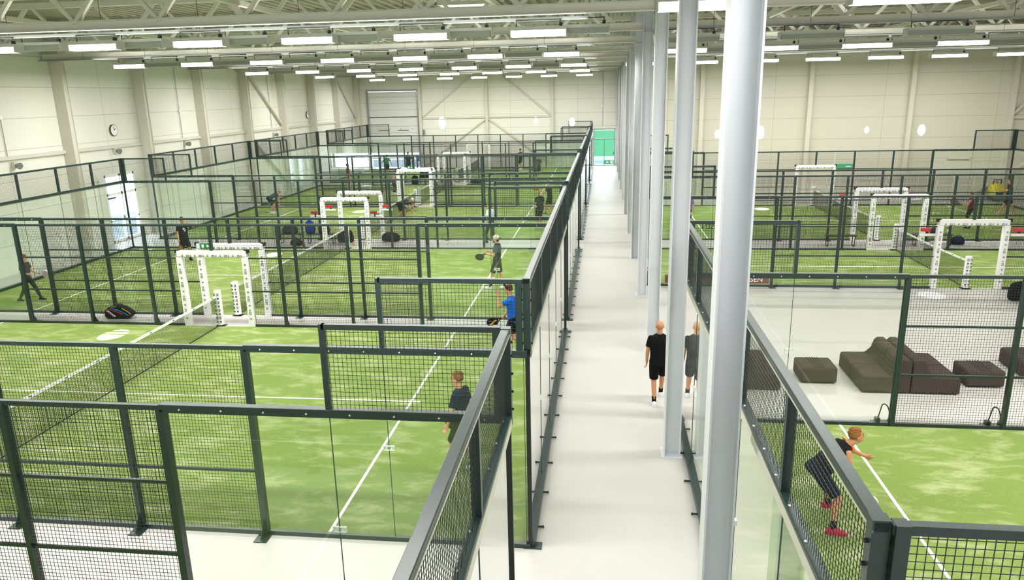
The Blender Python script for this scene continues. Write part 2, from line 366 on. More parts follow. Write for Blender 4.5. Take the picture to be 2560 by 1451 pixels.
for r, y in enumerate((-1.8, 8.9, 18.8, 29.8, 39.7, 51.5)):
    rn = ['the row nearest the viewpoint', 'the first visible row', 'the second row', 'the third row', 'the fourth row', 'the farthest row'][r]
    for k in range(7):
        x = -0.55-2.8*k
        if r > 0:
            lamp(x, y, LZ, True, 1.28, 'lit ceiling lamp, %s from the corridor in %s over the left hall' % (ORD[k].replace('nearest', 'first'), rn), 'lit ceiling lamps over the left hall')
            if r in (2, 3) and k in (1, 2, 3, 4, 5, 6):
                lamp(x+1.4, y, LZ+0.02, False, 1.28, 'unlit ceiling lamp right of the %s lamp in %s over the left hall' % (ORD[k], rn), 'unlit ceiling lamps over the left hall')
            if r == 1:
                lamp(x+1.0, y+0.35, LZ+0.05, False, 1.28, 'unlit ceiling lamp behind the %s lamp in %s over the left hall' % (ORD[k].replace('nearest', 'first'), rn), 'unlit ceiling lamps over the left hall')
    if r > 0:
        tr = thing('cable_tray', 'grey cable tray above %s of ceiling lamps over the left hall' % rn, 'cable tray', (0, y+0.1, 8.0), 0, 'cable trays over the left hall')
        MB().box(XW+0.3, 0.6, -0.08, 0.08, 0, 0.06).build('tray', M['tray'], tr)
        for k in range(8): obj('hanger', HG, tr, (-1.2-2.6*k, 0, 0))
    area(-9.2, y, LZ-0.14, 19.5, 0.5, PWR); area(-9.2, y, LZ+0.2, 19.5, 0.4, PWR*0.12).rotation_euler = (PI, 0, 0)  # upturned area light is added fill to brighten the roof
RR = [(4.2, [(2.7+3.1*k, True) for k in range(7)], 1.65), (12.9, [(3.3+3.3*k, False) for k in range(6)], 1.65),
      (18.8, [(3.75+3.1*k, True) for k in range(6)] + [(5.3+3.1*k, False) for k in range(5)], 1.65), (30.7, [(2.9+2.95*k, True) for k in range(7)], 1.65)]
for r, (y, ls, ln) in enumerate(RR):
    rn = ['the nearest row', 'the second row', 'the third row', 'the farthest row'][r]
    nl = nu = 0
    for x, lit in ls:
        if lit: nl += 1; q = nl
        else: nu += 1; q = nu
        lamp(x, y, LZ, lit, ln, '%s white ceiling lamp in %s over the right hall, %s from the corridor' % ('lit' if lit else 'unlit', rn, ORD[q-1].replace('nearest', 'first')), ('lit' if lit else 'unlit') + ' ceiling lamps over the right hall')
    tr = thing('cable_tray', 'grey cable tray above %s of ceiling lamps over the right hall' % rn, 'cable tray', (0, y+0.1, 8.0), 0, 'cable trays over the right hall')
    MB().box(2.7, XRW-0.3, -0.08, 0.08, 0, 0.06).build('tray', M['tray'], tr)
    for k in range(8): obj('hanger', HG, tr, (4+2.6*k, 0, 0))
    if r != 1: area(12.5, y, LZ-0.14, 19.5, 0.5, PWR*0.8); area(12.5, y, LZ+0.2, 19.5, 0.4, PWR*0.11).rotation_euler = (PI, 0, 0)  # upturned one is added fill for the right hall roof
area(12.5, -3.5, LZ, 19.5, 0.5, PWR*0.8)

# ------------------------------------------------------------ courts
W = 0.0042
def mesh_wires(b, u0, u1, z0, z1, fixed, along, step=0.05):
    """welded grid in the plane along x (fixed = y) or along y (fixed = x)"""
    h = W/2
    n = max(1, int(round((u1-u0)/step)))
    for i in range(1, n):
        u = u0+(u1-u0)*i/n
        if along == 'x': b.box(u-h, u+h, fixed-h, fixed+h, z0, z1)
        else: b.box(fixed-h, fixed+h, u-h, u+h, z0, z1)
    n = max(1, int(round((z1-z0)/step)))
    for i in range(1, n):
        z = z0+(z1-z0)*i/n
        if along == 'x': b.box(u0, u1, fixed-h-W*0.6, fixed+h-W*0.6, z-h, z+h)
        else: b.box(fixed-h-W*0.6, fixed+h-W*0.6, u0, u1, z-h, z+h)
    return b
MC = {}
def cached(key, fn, name, mat):
    if key not in MC: MC[key] = fn().mesh(name, mat)
    return MC[key]
def pane(p, u0, u1, z0, z1, along):
    """glass pane centred in local frame"""
    k = ('g', along, round(u1-u0, 3), round(z1-z0, 3)); L = u1-u0-0.012
    def fn():
        b = MB(); h = z1-z0
        b.v = [(-L/2, 0, 0), (L/2, 0, 0), (L/2, 0, h), (-L/2, 0, h)] if along == 'x' else [(0, -L/2, 0), (0, L/2, 0), (0, L/2, h), (0, -L/2, h)]
        b.f = [(0, 1, 2, 3)]; return b
    me = cached(k, fn, 'glass_pane', M['glass'])
    m = (u0+u1)/2
    o = obj('glass_pane', me, p, (m, 0, z0) if along == 'x' else (0, m, z0))
    je = cached(k+('e',), lambda: MB().box(L/2, L/2+0.009, -0.006, 0.006, 0, z1-z0) if along == 'x' else MB().box(-0.006, 0.006, L/2, L/2+0.009, 0, z1-z0), 'glass_edge', M['gedge'])
    obj('glass_edge', je, o); return o
def mpanel(p, u0, u1, z0, z1, along):
    k = ('m', along, round(u1-u0, 3), round(z1-z0, 3)); L = u1-u0
    me = cached(k, lambda: mesh_wires(MB(), -L/2, L/2, 0, z1-z0, 0, along), 'mesh_panel', M['mesh'])
    m = (u0+u1)/2
    return obj('mesh_panel', me, p, (m, 0, z0) if along == 'x' else (0, m, z0))
def post(p, u, z0, z1, along, out, w=0.07, d=0.10, foot=True):
    k = ('p', along, round(z1-z0, 3), w, d)
    fn = lambda: (MB().box(-w/2, w/2, -d/2, d/2, 0, z1-z0) if along == 'x' else MB().box(-d/2, d/2, -w/2, w/2, 0, z1-z0))
    o = obj('post', cached(k, fn, 'post', M['frame']), p, (u, 0, z0) if along == 'x' else (0, u, z0))
    if foot and z0 == 0:
        k = ('f', along, out)
        def ff():
            b = MB()
            if along == 'x':
                b.box(-0.1, 0.1, min(0, out*0.24), max(0, out*0.24), 0, 0.015)
                b.poly([(-0.006, out*0.05, 0.015), (-0.006, out*0.2, 0.015), (-0.006, out*0.05, 0.28)], (0.012, 0, 0))
            else:
                b.box(min(0, out*0.2), max(0, out*0.2), -0.09, 0.09, 0, 0.015)
            return b
        obj('foot_plate', cached(k, ff, 'foot_plate', M['frame']), o)
    return o
def marks(vert=True):
    """printed sponsor marks: a block, a ring and two bars, repeated"""
    pass
def mark_strip(parent, a, b, face, n, up):
    """small printed glyphs along the line a->b on a face whose normal is `face`; up = in-face direction across the strip"""
    a, b, f, up = Vector(a), Vector(b), Vector(face), Vector(up); d = (b-a); mb = MB(); dn = d.normalized()
    for i in range(n):
        c = a+d*((i+0.5)/n)+f*0.001
        def q(c0, lu, lv):
            p = [c0-dn*lu/2-up*lv/2, c0+dn*lu/2-up*lv/2, c0+dn*lu/2+up*lv/2, c0-dn*lu/2+up*lv/2]
            mb.poly([tuple(x) for x in p], tuple(f*0.003))
        if i % 2 == 0:
            q(c, 0.045, 0.03); q(c+up*0.032, 0.045, 0.008)
        else:
            R = 0.024; q(c-dn*0.03+up*R, 0.05, 0.014); q(c-dn*0.03-up*R, 0.05, 0.014); q(c-dn*0.06, 0.014, 0.06); q(c, 0.014, 0.06)
            q(c+dn*0.045, 0.012, 0.06); q(c+dn*0.07, 0.012, 0.06)
    return mb.build('printed_mark', M['mark'], parent)
def portal(p, xc, out, pads=True):
    """padded gate opening in the side wall, local frame with wall plane y=0"""
    for sx in (-1, 1):
        x = xc+sx*0.98
        if pads:
            b = MB().box(x-0.09, x+0.09, -0.085, 0.085, 0.0, 2.06); o = b.build('gate_pad', M['pad'], p, bevel=0.02)
            mark_strip(o, (x, -0.086, 0.15), (x, -0.086, 1.95), (0, -1, 0), 9, (1, 0, 0))
    if pads:
        o = MB().box(xc-1.04, xc+1.04, -0.09, 0.09, 2.06, 2.24).build('gate_header_pad', M['pad'], p, bevel=0.03)
        mark_strip(o, (xc-0.95, -0.091, 2.10), (xc+0.95, -0.091, 2.10), (0, -1, 0), 10, (0, 0, 1))
        MB().box(xc+0.98, xc+1.1, -0.05, 0.05, 2.17, 2.27).box(xc-1.1, xc-0.98, -0.05, 0.05, 2.17, 2.27).build('corner_bracket', M['black'], p)
    post(p, xc, 2.24, 2.96, 'x', out, foot=False)
def side_wall(lab, x0, sx, y, out, grp, gate=True, full=True):
    """20 m long side wall from the corridor end x0 going in direction sx"""
    t = thing('court_side_wall', lab, 'court wall', (x0, y, 0), 0, grp)
    X = lambda a: sx*a
    def rng(a, b): return (min(X(a), X(b)), max(X(a), X(b)))
    # base kicker rail and top rails
    for a, b in ((0, 9.02), (10.98, 20)):
        r = rng(a, b); MB().box(r[0], r[1], -0.03, 0.03, 0.0, 0.07).build('base_rail', M['frame'], t)
    for a, b in ((0, 4), (16, 20)):
        r = rng(a, b); MB().box(r[0], r[1], -0.05, 0.05, 2.92, 3.02).build('glass_top_rail', M['frame'], t, bevel=0.006)
        bo = MB()
        for k in range(8): bo.tube((r[0]+0.25+k*0.5, -0.056, 2.965), (r[0]+0.25+k*0.5, 0.056, 2.965), 0.011, k=8)
        bo.build('bolt', M['clamp'], t)
        pane(t, r[0]+0.02, (r[0]+r[1])/2, 0.07, 2.93, 'x'); pane(t, (r[0]+r[1])/2, r[1]-0.05, 0.07, 2.93, 'x')
        cm = cached(('cl', 'x'), lambda: MB().box(-0.08, 0.08, -0.016, 0.016, -0.034, -0.028).box(-0.08, 0.08, -0.016, 0.016, 0.028, 0.034).box(-0.08, -0.074, -0.016, 0.016, -0.028, 0.028).box(0.074, 0.08, -0.016, 0.016, -0.028, 0.028).box(-0.074, 0.074, -0.004, 0.004, -0.004, 0.004).tube((-0.04, -0.02, 0), (-0.04, 0.02, 0), 0.012, k=10).tube((0.04, -0.02, 0), (0.04, 0.02, 0), 0.012, k=10), 'glass_clamp', M['clamp'])
        obj('glass_clamp', cm, t, ((r[0]+r[1])/2, 0, 1.5))
    r = rng(4, 16); MB().box(r[0], r[1], -0.03, 0.03, 2.94, 3.0).build('mesh_top_rail', M['frame'], t)
    # upper mesh at both corners
    for a, b in ((0.05, 2), (18, 19.95)):
        r = rng(a, b); mpanel(t, r[0], r[1], 3.02, 3.96, 'x'); MB().box(r[0], r[1], -0.03, 0.03, 3.94, 4.0).build('upper_rail', M['frame'], t)
        u = X(2) if a < 1 else X(18)
        post(t, u, 3.0, 4.0, 'x', out, 0.06, 0.06, False); post(t, X(0.10 if a < 1 else 19.90), 2.92, 4.003, 'x', out, 0.08, 0.09, False)
    for a in (4, 16): post(t, X(a), 0, 2.96, 'x', out, 0.09, 0.10)
    for a in (6, 8, 12, 14): post(t, X(a), 0, 2.96, 'x', out, 0.07, 0.10)
    for a, b in ((4, 6), (6, 8), (8, 9.06), (10.94, 12), (12, 14), (14, 16)):
        r = rng(a+0.045 if a in (4, 10.94) else a, b); mpanel(t, r[0], r[1], 0.07, 2.94, 'x')
    r = rng(9.06, 10.94); mpanel(t, r[0], r[1], 2.24, 2.94, 'x')
    for a, b in ((4, 9.02), (10.98, 16)):
        for z in (1.05, 2.02):
            r = rng(a, b); MB().box(r[0], r[1], -0.02, 0.02, z-0.02, z+0.02).build('mid_rail', M['frame'], t)
    portal(t, X(10), out)
    return t
def end_wall(lab, x, y0, y1, out, grp):
    """end wall along y: glass to 3 m, mesh to 4 m; out = +1/-1 side away from the court"""
    t = thing('court_end_wall', lab, 'court wall', (x, (y0+y1)/2, 0), 0, grp)
    h = (y1-y0)/2; n = int(round((y1-y0)/2))
    MB().box(-0.06, 0.07, -h, h, 0, 0.11).build('base_rail', M['frame'], t, bevel=0.006)
    MB().box(-0.045, 0.045, -h, h, 2.95, 3.04).build('glass_top_rail', M['frame'], t, bevel=0.006)
    MB().box(-0.045, 0.045, -h, h, 3.93, 4.0).build('upper_rail', M['frame'], t, bevel=0.006)
    MB().box(out*0.046-0.004, out*0.046+0.004, -h, h, 2.90, 3.0).build('edge_strip', M['edge'], t)
    MB().box(out*0.046-0.003, out*0.046+0.003, -h, h, 3.93, 3.945).build('edge_strip', M['edge'], t)
    for k in range(n):
        a = -h+2*k; b = a+2
        pane(t, a, b, 0.10, 2.95, 'y'); mpanel(t, a+0.04, b-0.04, 3.04, 3.93, 'y')
    for k in range(1, n):
        post(t, -h+2*k, 3.04, 3.93, 'y', out, 0.06, 0.08, False)
        cl = MB()
        for zz in (1.5,): cl.cbox((0, -h+2*k, zz+0.03), (0.03, 0.15, 0.007)).cbox((0, -h+2*k, zz-0.03), (0.03, 0.15, 0.007)).cbox((0, -h+2*k-0.072, zz), (0.03, 0.007, 0.06)).cbox((0, -h+2*k+0.072, zz), (0.03, 0.007, 0.06)).cbox((0, -h+2*k, zz), (0.008, 0.14, 0.008))
        cl.build('glass_clamp', M['clamp'], t)
    for s in (-1, 1):
        post(t, s*(h-0.045), 2.92, 4.006, 'y', out, 0.09, 0.10, False)
        MB().box(-0.03, 0.03, s*(h-0.02)-0.025, s*(h-0.02)+0.025, 0, 2.95).build('corner_post', M['frameb'], t)
        o = MB().box(-0.1, 0.16, s*(h-0.02)-0.06, s*(h-0.02)+0.1, 0, 0.02).build('foot_plate', M['frame'], t)
        bo = MB()
        for zz in (3.1, 3.3, 3.5, 3.7, 3.85): bo.tube((-0.07, s*(h-0.05), zz), (0.07, s*(h-0.05), zz), 0.014, k=8)
        bo.build('bolt', M['black'], t)
    br = MB()
    for k in range(int(2*h)):
        br.cbox((out*0.09, -h+0.5+k, 0.03), (0.1, 0.02, 0.02)).tube((out*0.13, -h+0.5+k, 0.03), (out*0.155, -h+0.5+k, 0.03), 0.02, k=8)
    br.build('floor_bracket', M['black'], t)
    sc = MB()
    for k in range(int(4*h)): sc.tube((-0.02, -h+0.25+k*0.5, 3.04), (-0.02, -h+0.25+k*0.5, 3.05), 0.012, k=6)
    sc.build('bolt', M['clamp'], t)
    return t
def turf(lab, x0, sx, y0, y1, grp, words):
    cx = x0+sx*10; h = (y1-y0)/2
    t = tag(MB().box(-9.94, 9.94, -h+0.055, h-0.055, 0, 0.012).build('artificial_turf', M['turf'], None, loc=(cx, (y0+y1)/2, 0)), lab, 'turf', grp)
    for s in (-1, 1):
        MB().box(s*6.95-0.025, s*6.95+0.025, -h+0.055, h-0.055, 0.012, 0.0145).build('service_line', M['line'], t)
    MB().box(-7.15, 7.15, -0.025, 0.025, 0.012, 0.0142).build('centre_line', M['line'], t)
    return t
def net(lab, cx, y0, y1, grp):
    t = thing('padel_net', lab, 'net', (cx, (y0+y1)/2, 0.012), 0, grp); h = (y1-y0)/2-0.05
    def top(y): return 0.88+0.04*(abs(y)/h)**2
    b = MB(); n = int(2*h/0.045); w = 0.0022
    for i in range(n+1):
        y = -h+2*h*i/n; b.box(-w, w, y-w, y+w, 0.03, top(y)-0.05)
    for j in range(19):
        z = 0.04+0.045*j
        b.box(-w, w, -h, h, z-w, z+w)
    b.build('net_cord_mesh', M['netblack'], t)
    b = MB(); m = MB(); k = 20
    for i in range(k):
        ya, yb = -h+2*h*i/k, -h+2*h*(i+1)/k
        b.bar((0, ya, top(ya)-0.03), (0, yb, top(yb)-0.03), 0.012, 0.065)
        if i % 2: m.cbox((0.0, (ya+yb)/2, top((ya+yb)/2)-0.03), (0.0135, 0.07, 0.03))
    b.build('top_band', M['band'], t); m.build('printed_mark', M['mark'], t)
    MB().bar((0, -h, 0.03), (0, h, 0.03), 0.014, 0.02).build('bottom_cord', M['netblack'], t)
    MB().bar((0, -h, 0.03), (0, -h, top(h)), 0.02, 0.02).bar((0, h, 0.03), (0, h, top(h)), 0.02, 0.02).build('side_cord', M['netblack'], t)
    for s in (-1, 1):
        y = s*(h+0.06)
        c = MB().tube((0, y, 0.03), (0, y, 1.05), 0.1, 0.1, 24).build('post_pad', M['pad'], t, bevel=0.015)
        m = MB()
        for zi in range(8):
            z = 0.14+zi*0.115
            for sx in (-1, 1):
                for a in (0.0,):
                    if zi % 2 == 0: m.cbox((sx*0.045, y-0.088, z), (0.045, 0.02, 0.05))
                    else: m.cbox((sx*0.045, y-0.088, z+0.03), (0.05, 0.02, 0.012)).cbox((sx*0.045, y-0.088, z-0.03), (0.05, 0.02, 0.012)).cbox((sx*0.045-0.02, y-0.088, z), (0.01, 0.02, 0.06)).cbox((sx*0.045+0.02, y-0.088, z), (0.01, 0.02, 0.06)); 
        m.build('printed_mark', M['mark'], c)
        MB().box(-0.14, 0.14, y-0.1, y+0.1, 0, 0.015).build('post_base', M['frameb'], t)
    return t
CW = {0: 'court nearest the viewpoint', 1: 'first left court', 2: 'second left court', 3: 'third left court', 4: 'fourth left court', 5: 'farthest left court'}
for k in range(6):
    y0 = YL[k]; y1 = y0+10
    n = CW[k] if k else 'left court nearest the viewpoint'
    turf('green artificial turf with white lines of the ' + n, 0, -1, y0, y1, 'turf of the left courts', n)
    if k: net('padel net with white top band and padded posts across the ' + n, -10, y0, y1, 'padel nets')
    side_wall('dark green far side wall of mesh and glass of the ' + n, 0, -1, y1, 1, 'side walls of the left courts')
    if k: side_wall('dark green near side wall of mesh and glass of the ' + n, 0, -1, y0, -1, 'side walls of the left courts')
    end_wall('corridor-side glass end wall of the ' + n, 0, y0, y1, 1, 'end walls of the left courts')
    if k: end_wall('left glass end wall of the ' + n, -20, y0, y1, -1, 'end walls of the left courts')
RW = {'R1': 'right court nearest the viewpoint', 'R2': 'narrow middle right court', 'R3': 'farthest right court'}
for nme, y0, wd in RC:
    y1 = y0+wd; n = RW[nme]
    turf('green artificial turf with white lines of the ' + n, XR, 1, y0, y1, 'turf of the right courts', n)
    net('padel net with white top band and padded posts across the ' + n, XR+10, y0, y1, 'padel nets')
    side_wall('dark green far side wall of mesh and glass of the ' + n, XR, 1, y1, 1, 'side walls of the right courts')
    side_wall('dark green near side wall of mesh and glass of the ' + n, XR, 1, y0, -1, 'side walls of the right courts')
    end_wall('corridor-side glass end wall of the ' + n, XR, y0, y1, -1, 'end walls of the right courts')
    end_wall('right glass end wall of the ' + n, XR+20, y0, y1, 1, 'end walls of the right courts')
# ------------------------------------------------------------ doors and gates in the shell
g = MB().box(-20.3, -15.8, YF-0.06, YF-0.01, 1.35, 6.8)
gd = struct(g.build('door_1', M['garage']))
sm = MB()
for z in (1.95, 2.55, 3.15, 3.75, 5.2, 5.8, 6.35): sm.box(-20.3, -15.8, YF-0.068, YF-0.06, z-0.008, z+0.008)
for z in (2.3, 2.9, 3.5):
    for k in range(4): sm.cbox((-19.5+k*1.05, YF-0.07, z), (0.05, 0.03, 0.05))
sm.build('panel_seam', M['seam'], gd)
MB().box(-20.3, -15.8, YF-0.085, YF-0.06, 4.53, 4.60).build('bottom_seal', M['black'], gd)
for x in (-19.0, -17.2): MB().box(x-0.5, x+0.5, YF-0.12, YF-0.06, 3.36, 3.4).build('pull_handle', M['black'], gd)
for x in (-20.38, -15.72): MB().box(x-0.07, x+0.07, YF-0.2, YF-0.02, 0, 6.95).build('track', M['zinc'], gd)
MB().tube((-20.4, YF-0.25, 6.9), (-15.7, YF-0.25, 6.9), 0.05).build('shaft', M['zinc'], gd)
b = MB().box(-15.7, -15.2, YF-0.3, YF-0.02, 3.0, 3.4).build('motor_box', M['zinc'], gd)
# glazed door at the corridor end
d = struct(MB().box(0.1, 0.16, YF-0.02, YF+0.1, 0, 3.23).box(1.94, 2.0, YF-0.02, YF+0.1, 0, 3.23).box(0.1, 2.0, YF-0.02, YF+0.1, 3.15, 3.23).box(0.1, 2.0, YF-0.02, YF+0.1, 2.30, 2.38).box(1.03, 1.08, YF-0.02, YF+0.1, 0, 2.3).box(0.1, 2.0, YF-0.02, YF+0.1, 0, 0.06).build('door_2', M['tray']))
MB().box(0.16, 1.94, YF+0.04, YF+0.05, 0.06, 3.15).build('pane', M['winglass'], d)
MB().box(1.84, 1.90, YF-0.1, YF-0.02, 1.0, 1.2).build('handle', M['black'], d)
s = thing('green_exit_panel', 'green emergency exit sign low on the glass door at the corridor end', 'sign', (1.5, YF-0.06, 0.3))
MB().box(-0.42, 0.42, -0.02, 0.02, -0.17, 0.17).build('sign_panel', M['signglow'], s)
MB().poly([(-0.30, -0.022, 0), (-0.16, -0.022, 0.12), (-0.16, -0.022, 0.04), (-0.02, -0.022, 0.04), (-0.02, -0.022, -0.04), (-0.16, -0.022, -0.04), (-0.16, -0.022, -0.12)], (0, -0.004, 0)).box(0.12, 0.34, -0.027, -0.022, -0.13, 0.13).build('arrow', M['white'], s)
# glazed double door in the left wall
d = MB()
for y in (21.98, 23.05, 24.12): d.box(XW-0.1, XW+0.04, y-0.06, y+0.06, 0, 3.15)
for z in (0.08, 2.25, 3.1): d.box(XW-0.1, XW+0.04, 21.95, 24.15, z-0.06, z+0.06)
d.box(XW-0.1, XW+0.04, 21.95, 24.15, 1.0, 1.06)
d = struct(d.build('door_3', M['white']))
MB().box(XW-0.06, XW-0.05, 22, 24.1, 0.1, 3.1).build('pane', M['winglass'], d)
MB().box(XW+0.04, XW+0.1, 22.8, 22.95, 1.0, 1.04).box(XW+0.04, XW+0.1, 22.9, 22.94, 1.0, 1.2).build('handle', M['black'], d)
MB().box(XW+0.02, XW+0.1, 22.0, 22.5, 2.05, 2.12).build('door_closer', M['black'], d)
# plain double door in the left wall beyond the glazed door
for i, (y, hgt) in enumerate(((26.6, 2.9), (20.9, 2.9))):
    d = struct(MB().box(XW+0.0, XW+0.05, y-0.55, y+0.55, 0, hgt).build('door_%d' % (4+i), M['wallL']))
    MB().box(XW+0.05, XW+0.07, y-0.6, y-0.55, 0, hgt+0.05).box(XW+0.05, XW+0.07, y+0.55, y+0.6, 0, hgt+0.05).box(XW+0.05, XW+0.07, y-0.6, y+0.6, hgt, hgt+0.05).build('door_frame', M['steelw'], d)
# outside
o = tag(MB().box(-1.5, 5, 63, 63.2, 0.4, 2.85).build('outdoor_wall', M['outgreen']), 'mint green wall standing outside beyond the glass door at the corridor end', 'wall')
o = MB().box(-30, 12, 67, 67.2, -0.5, 14).build('sky_backdrop', M['daylight']); struct(o); tag(o, 'bright daylight sky outside the far doors', 'sky', kind='structure')
o = MB().box(XW-6, XW-5.8, 12, 34, -0.5, 8).build('sky_backdrop', M['daylight']); struct(o); tag(o, 'bright daylight outside the glazed left door', 'sky', kind='structure')
struct(MB().box(-34, 12, YF+0.2, 67, -0.1, -0.02).box(XW-6, XW-0.2, 12, 34, -0.1, -0.02).build('ground_outside', M['outground']))
car = thing('parked_car', 'blue car parked outside the open garage door', 'car', (-15.0, 62, -0.02))
b = MB().loft([((-1.9, 0, 0.5), (0, 1, 0), (0, 0, 1), 0.7, 0.25), ((-1.2, 0, 0.6), (0, 1, 0), (0, 0, 1), 0.82, 0.38), ((-0.6, 0, 0.85), (0, 1, 0), (0, 0, 1), 0.8, 0.6), ((0.6, 0, 0.85), (0, 1, 0), (0, 0, 1), 0.8, 0.6), ((1.3, 0, 0.65), (0, 1, 0), (0, 0, 1), 0.82, 0.42), ((1.9, 0, 0.5), (0, 1, 0), (0, 0, 1), 0.7, 0.25)])
b.build('body', pbr('car_blue', srgb(40, 90, 160), 0.25), car, True)
for sx in (-1.2, 1.2):
    for sy in (-0.75, 0.75): MB().tube((sx, sy-0.1, 0.33), (sx, sy+0.1, 0.33), 0.33, k=20).build('wheel', M['black'], car)
MB().box(-0.7, 0.7, -0.83, -0.78, 0.95, 1.3).build('side_window', M['black'], car)

# clocks, wall speakers, conduits
for i, (y, z) in enumerate(((23.15, 5.12), (46.45, 5.15))):
    c = thing('wall_clock', 'round white wall clock with black rim high on the left wall, %s one' % ['nearer', 'farther'][i], 'clock', (XW+0.02, y, z), 0, 'clocks on the left wall')
    MB().tube((0, 0, 0), (0.05, 0, 0), 0.26, k=32).build('rim', M['black'], c); MB().tube((0.05, 0, 0), (0.055, 0, 0), 0.235, k=32).build('dial', M['clock'], c)
    MB().bar((0.06, 0, 0), (0.06, -0.02, 0.17), 0.012, 0.02).bar((0.06, 0, 0), (0.06, 0.1, 0.08), 0.012, 0.02).build('hands', M['black'], c)
for i, (y, z) in enumerate(((16.9, 4.11), (29.0, 4.15), (40.16, 4.03), (52.47, 3.97), (23.02, 4.2))):
    c = thing('wall_speaker', 'small grey horn loudspeaker on the left wall, %s from the viewpoint' % ['first', 'third', 'fourth', 'fifth', 'second'][i], 'loudspeaker', (XW+0.02, y, z), 0, 'loudspeakers on the left wall')
    MB().box(0, 0.12, -0.1, 0.1, -0.12, 0.12).build('bracket', M['steelw'], c)
    MB().tube((0.1, 0, 0), (0.3, -0.05, -0.04), 0.06, 0.13, 16).build('horn', M['tray'], c)
for i, (y, z) in enumerate(((16.66, 5.89), (28.84, 5.87), (39.98, 5.9))):
    c = thing('wall_conduit', 'thin vertical conduit with junction box on the left wall, %s from the viewpoint' % ORD[i].replace('nearest', 'first'), 'conduit', (XW+0.02, y, 0), 0, 'conduits on the left wall')
    MB().tube((0.02, 0, 4.4), (0.02, 0, 8.6), 0.014, k=6).build('conduit', M['tray'], c); MB().cbox((0.03, 0, z), (0.06, 0.12, 0.12)).build('junction_box', M['white'], c)
c = thing('wall_conduit', 'thin vertical cable with small box on the far wall above the corridor door', 'conduit', (0.9, YF-0.03, 0))
MB().tube((0, 0, 3.5), (0, 0, 8.8), 0.014, k=6).build('conduit', M['tray'], c); MB().cbox((-0.05, 0, 5.2), (0.14, 0.06, 0.14)).build('junction_box', M['white'], c)

# green exit signs above two gates
def green_exit_panel(x, y, z, lab):
    s = thing('green_exit_panel', lab, 'sign', (x, y, z)); MB().box(-0.17, 0.17, -0.015, 0.015, -0.085, 0.085).build('sign_panel', M['green'], s)
    MB().box(-0.11, -0.04, -0.02, -0.015, -0.05, 0.05).poly([(0.03, -0.016, 0), (0.08, -0.016, 0.05), (0.08, -0.016, 0.015), (0.13, -0.016, 0.015), (0.13, -0.016, -0.015), (0.08, -0.016, -0.015), (0.08, -0.016, -0.05)], (0, -0.004, 0)).build('pictogram', M['white'], s)
green_exit_panel(-10.68, 10.88, 2.19, 'small green exit sign hanging at the padded gate of the second left court')
green_exit_panel(-12.3+1.9, 33.85, 2.27, 'small green exit sign hanging at the padded gate of the fourth left court')
s = thing('green_exit_panel', 'glowing pale green panel imitating an exit sign reflection, end wall of the right hall', 'sign', (14.8, YRF-0.08, 1.9)); MB().box(-0.5, 0.5, -0.03, 0.03, -0.14, 0.14).build('sign_panel', M['signglow'], s); MB().box(0.1, 0.4, -0.036, -0.03, -0.03, 0.03).build('arrow', M['white'], s)  # exit sign reflection in the glass, built as a glowing panel
# door in right hall end wall
d = struct(MB().box(20.2, 21.9, YRF-0.04, YRF-0.005, 0, 2.1).build('door_6', M['wallR']))
MB().box(20.4, 21.6, YRF-0.09, YRF-0.03, 2.25, 2.42).build('wall_vent', M['steelw'], d)
# banner and modelled reflection of lettering on the right courts
bn = thing('banner', 'brown banner with white lettering low on the narrow right court', 'banner', (4.75, 15.06, 0.27))
MB().box(-1.68, 1.68, -0.01, 0.01, -0.14, 0.13).build('banner_cloth', M['brown'], bn)
text('lettering', 'STENSEN', 0.24, M['white'], bn, (1.0, -0.014, -0.005), (PI/2, 0, 0))
bn = thing('banner', 'dark mirrored lettering imitating a banner reflection, on the upper mesh of the nearest right court', 'banner', (3.06, 4.48, 3.90))  # reflected lettering, modelled as solid letters at the mesh
text('lettering', 'STENSEN', 0.13, M['black'], bn, (0, -0.012, 0), (PI/2, 0, 0), mirror=True)
MB().box(-0.34, 0.34, -0.006, -0.003, 0.065, 0.069).build('reflected_banner_edge', M['seam'], bn)

# ------------------------------------------------------------ lounge seating
def sofa(x, y, flip, lab):
    """one module of a sofa row, 0.8 m long in y; backrest toward +x unless flipped"""
    t = thing('sofa_module', lab, 'sofa', (x, y, 0), PI if flip else 0, 'charcoal sofa modules in the lounge')
    pr_ = [(0, 0.02), (0, 0.33), (0.03, 0.38), (0.55, 0.39), (0.66, 0.50), (0.72, 0.70), (0.78, 0.76), (0.92, 0.76), (0.98, 0.70), (0.98, 0.02)]
    b = MB().poly([(a-0.49, -0.395, z) for a, z in pr_], (0, 0.79, 0)); b.build('cushion_body', M['sofa'], t, False, bevel=0.035)
    s = MB()
    for a, z in ((0.57, 0.415), (0.61, 0.455), (0.65, 0.50), (0.69, 0.60)): s.tube((a-0.494, -0.36, z), (a-0.494, 0.36, z), 0.009, k=6)
    s.build('pleat', M['sofaseam'], t)
def ottoman(x, y, lab):
    t = thing('ottoman', lab, 'ottoman', (x, y, 0), 0, 'square ottomans in the lounge')
    MB().box(-0.39, 0.39, -0.36, 0.36, 0.02, 0.38).build('cushion_body', M['sofa'], t, bevel=0.05)
    s = MB()
    for k in range(5): s.tube((-0.11+k*0.055, -0.33, 0.381), (-0.11+k*0.055, 0.33, 0.381), 0.008, k=6)
    s.build('pleat', M['sofaseam'], t)
sofa(7.0, 6.56, False, 'front seat of the dark sofa between the two ottomans, facing left')
sofa(7.0, 7.37, False, 'rear seat of the dark sofa between the two ottomans, facing left')
sofa(8.0, 6.56, True, 'front seat of the dark sofa facing right, back to back with the left one')
sofa(8.0, 7.37, True, 'rear seat of the dark sofa facing right, back to back with the left one')
sofa(4.35, 6.56, True, 'front dark sofa seat seen behind the mesh at the left of the lounge')
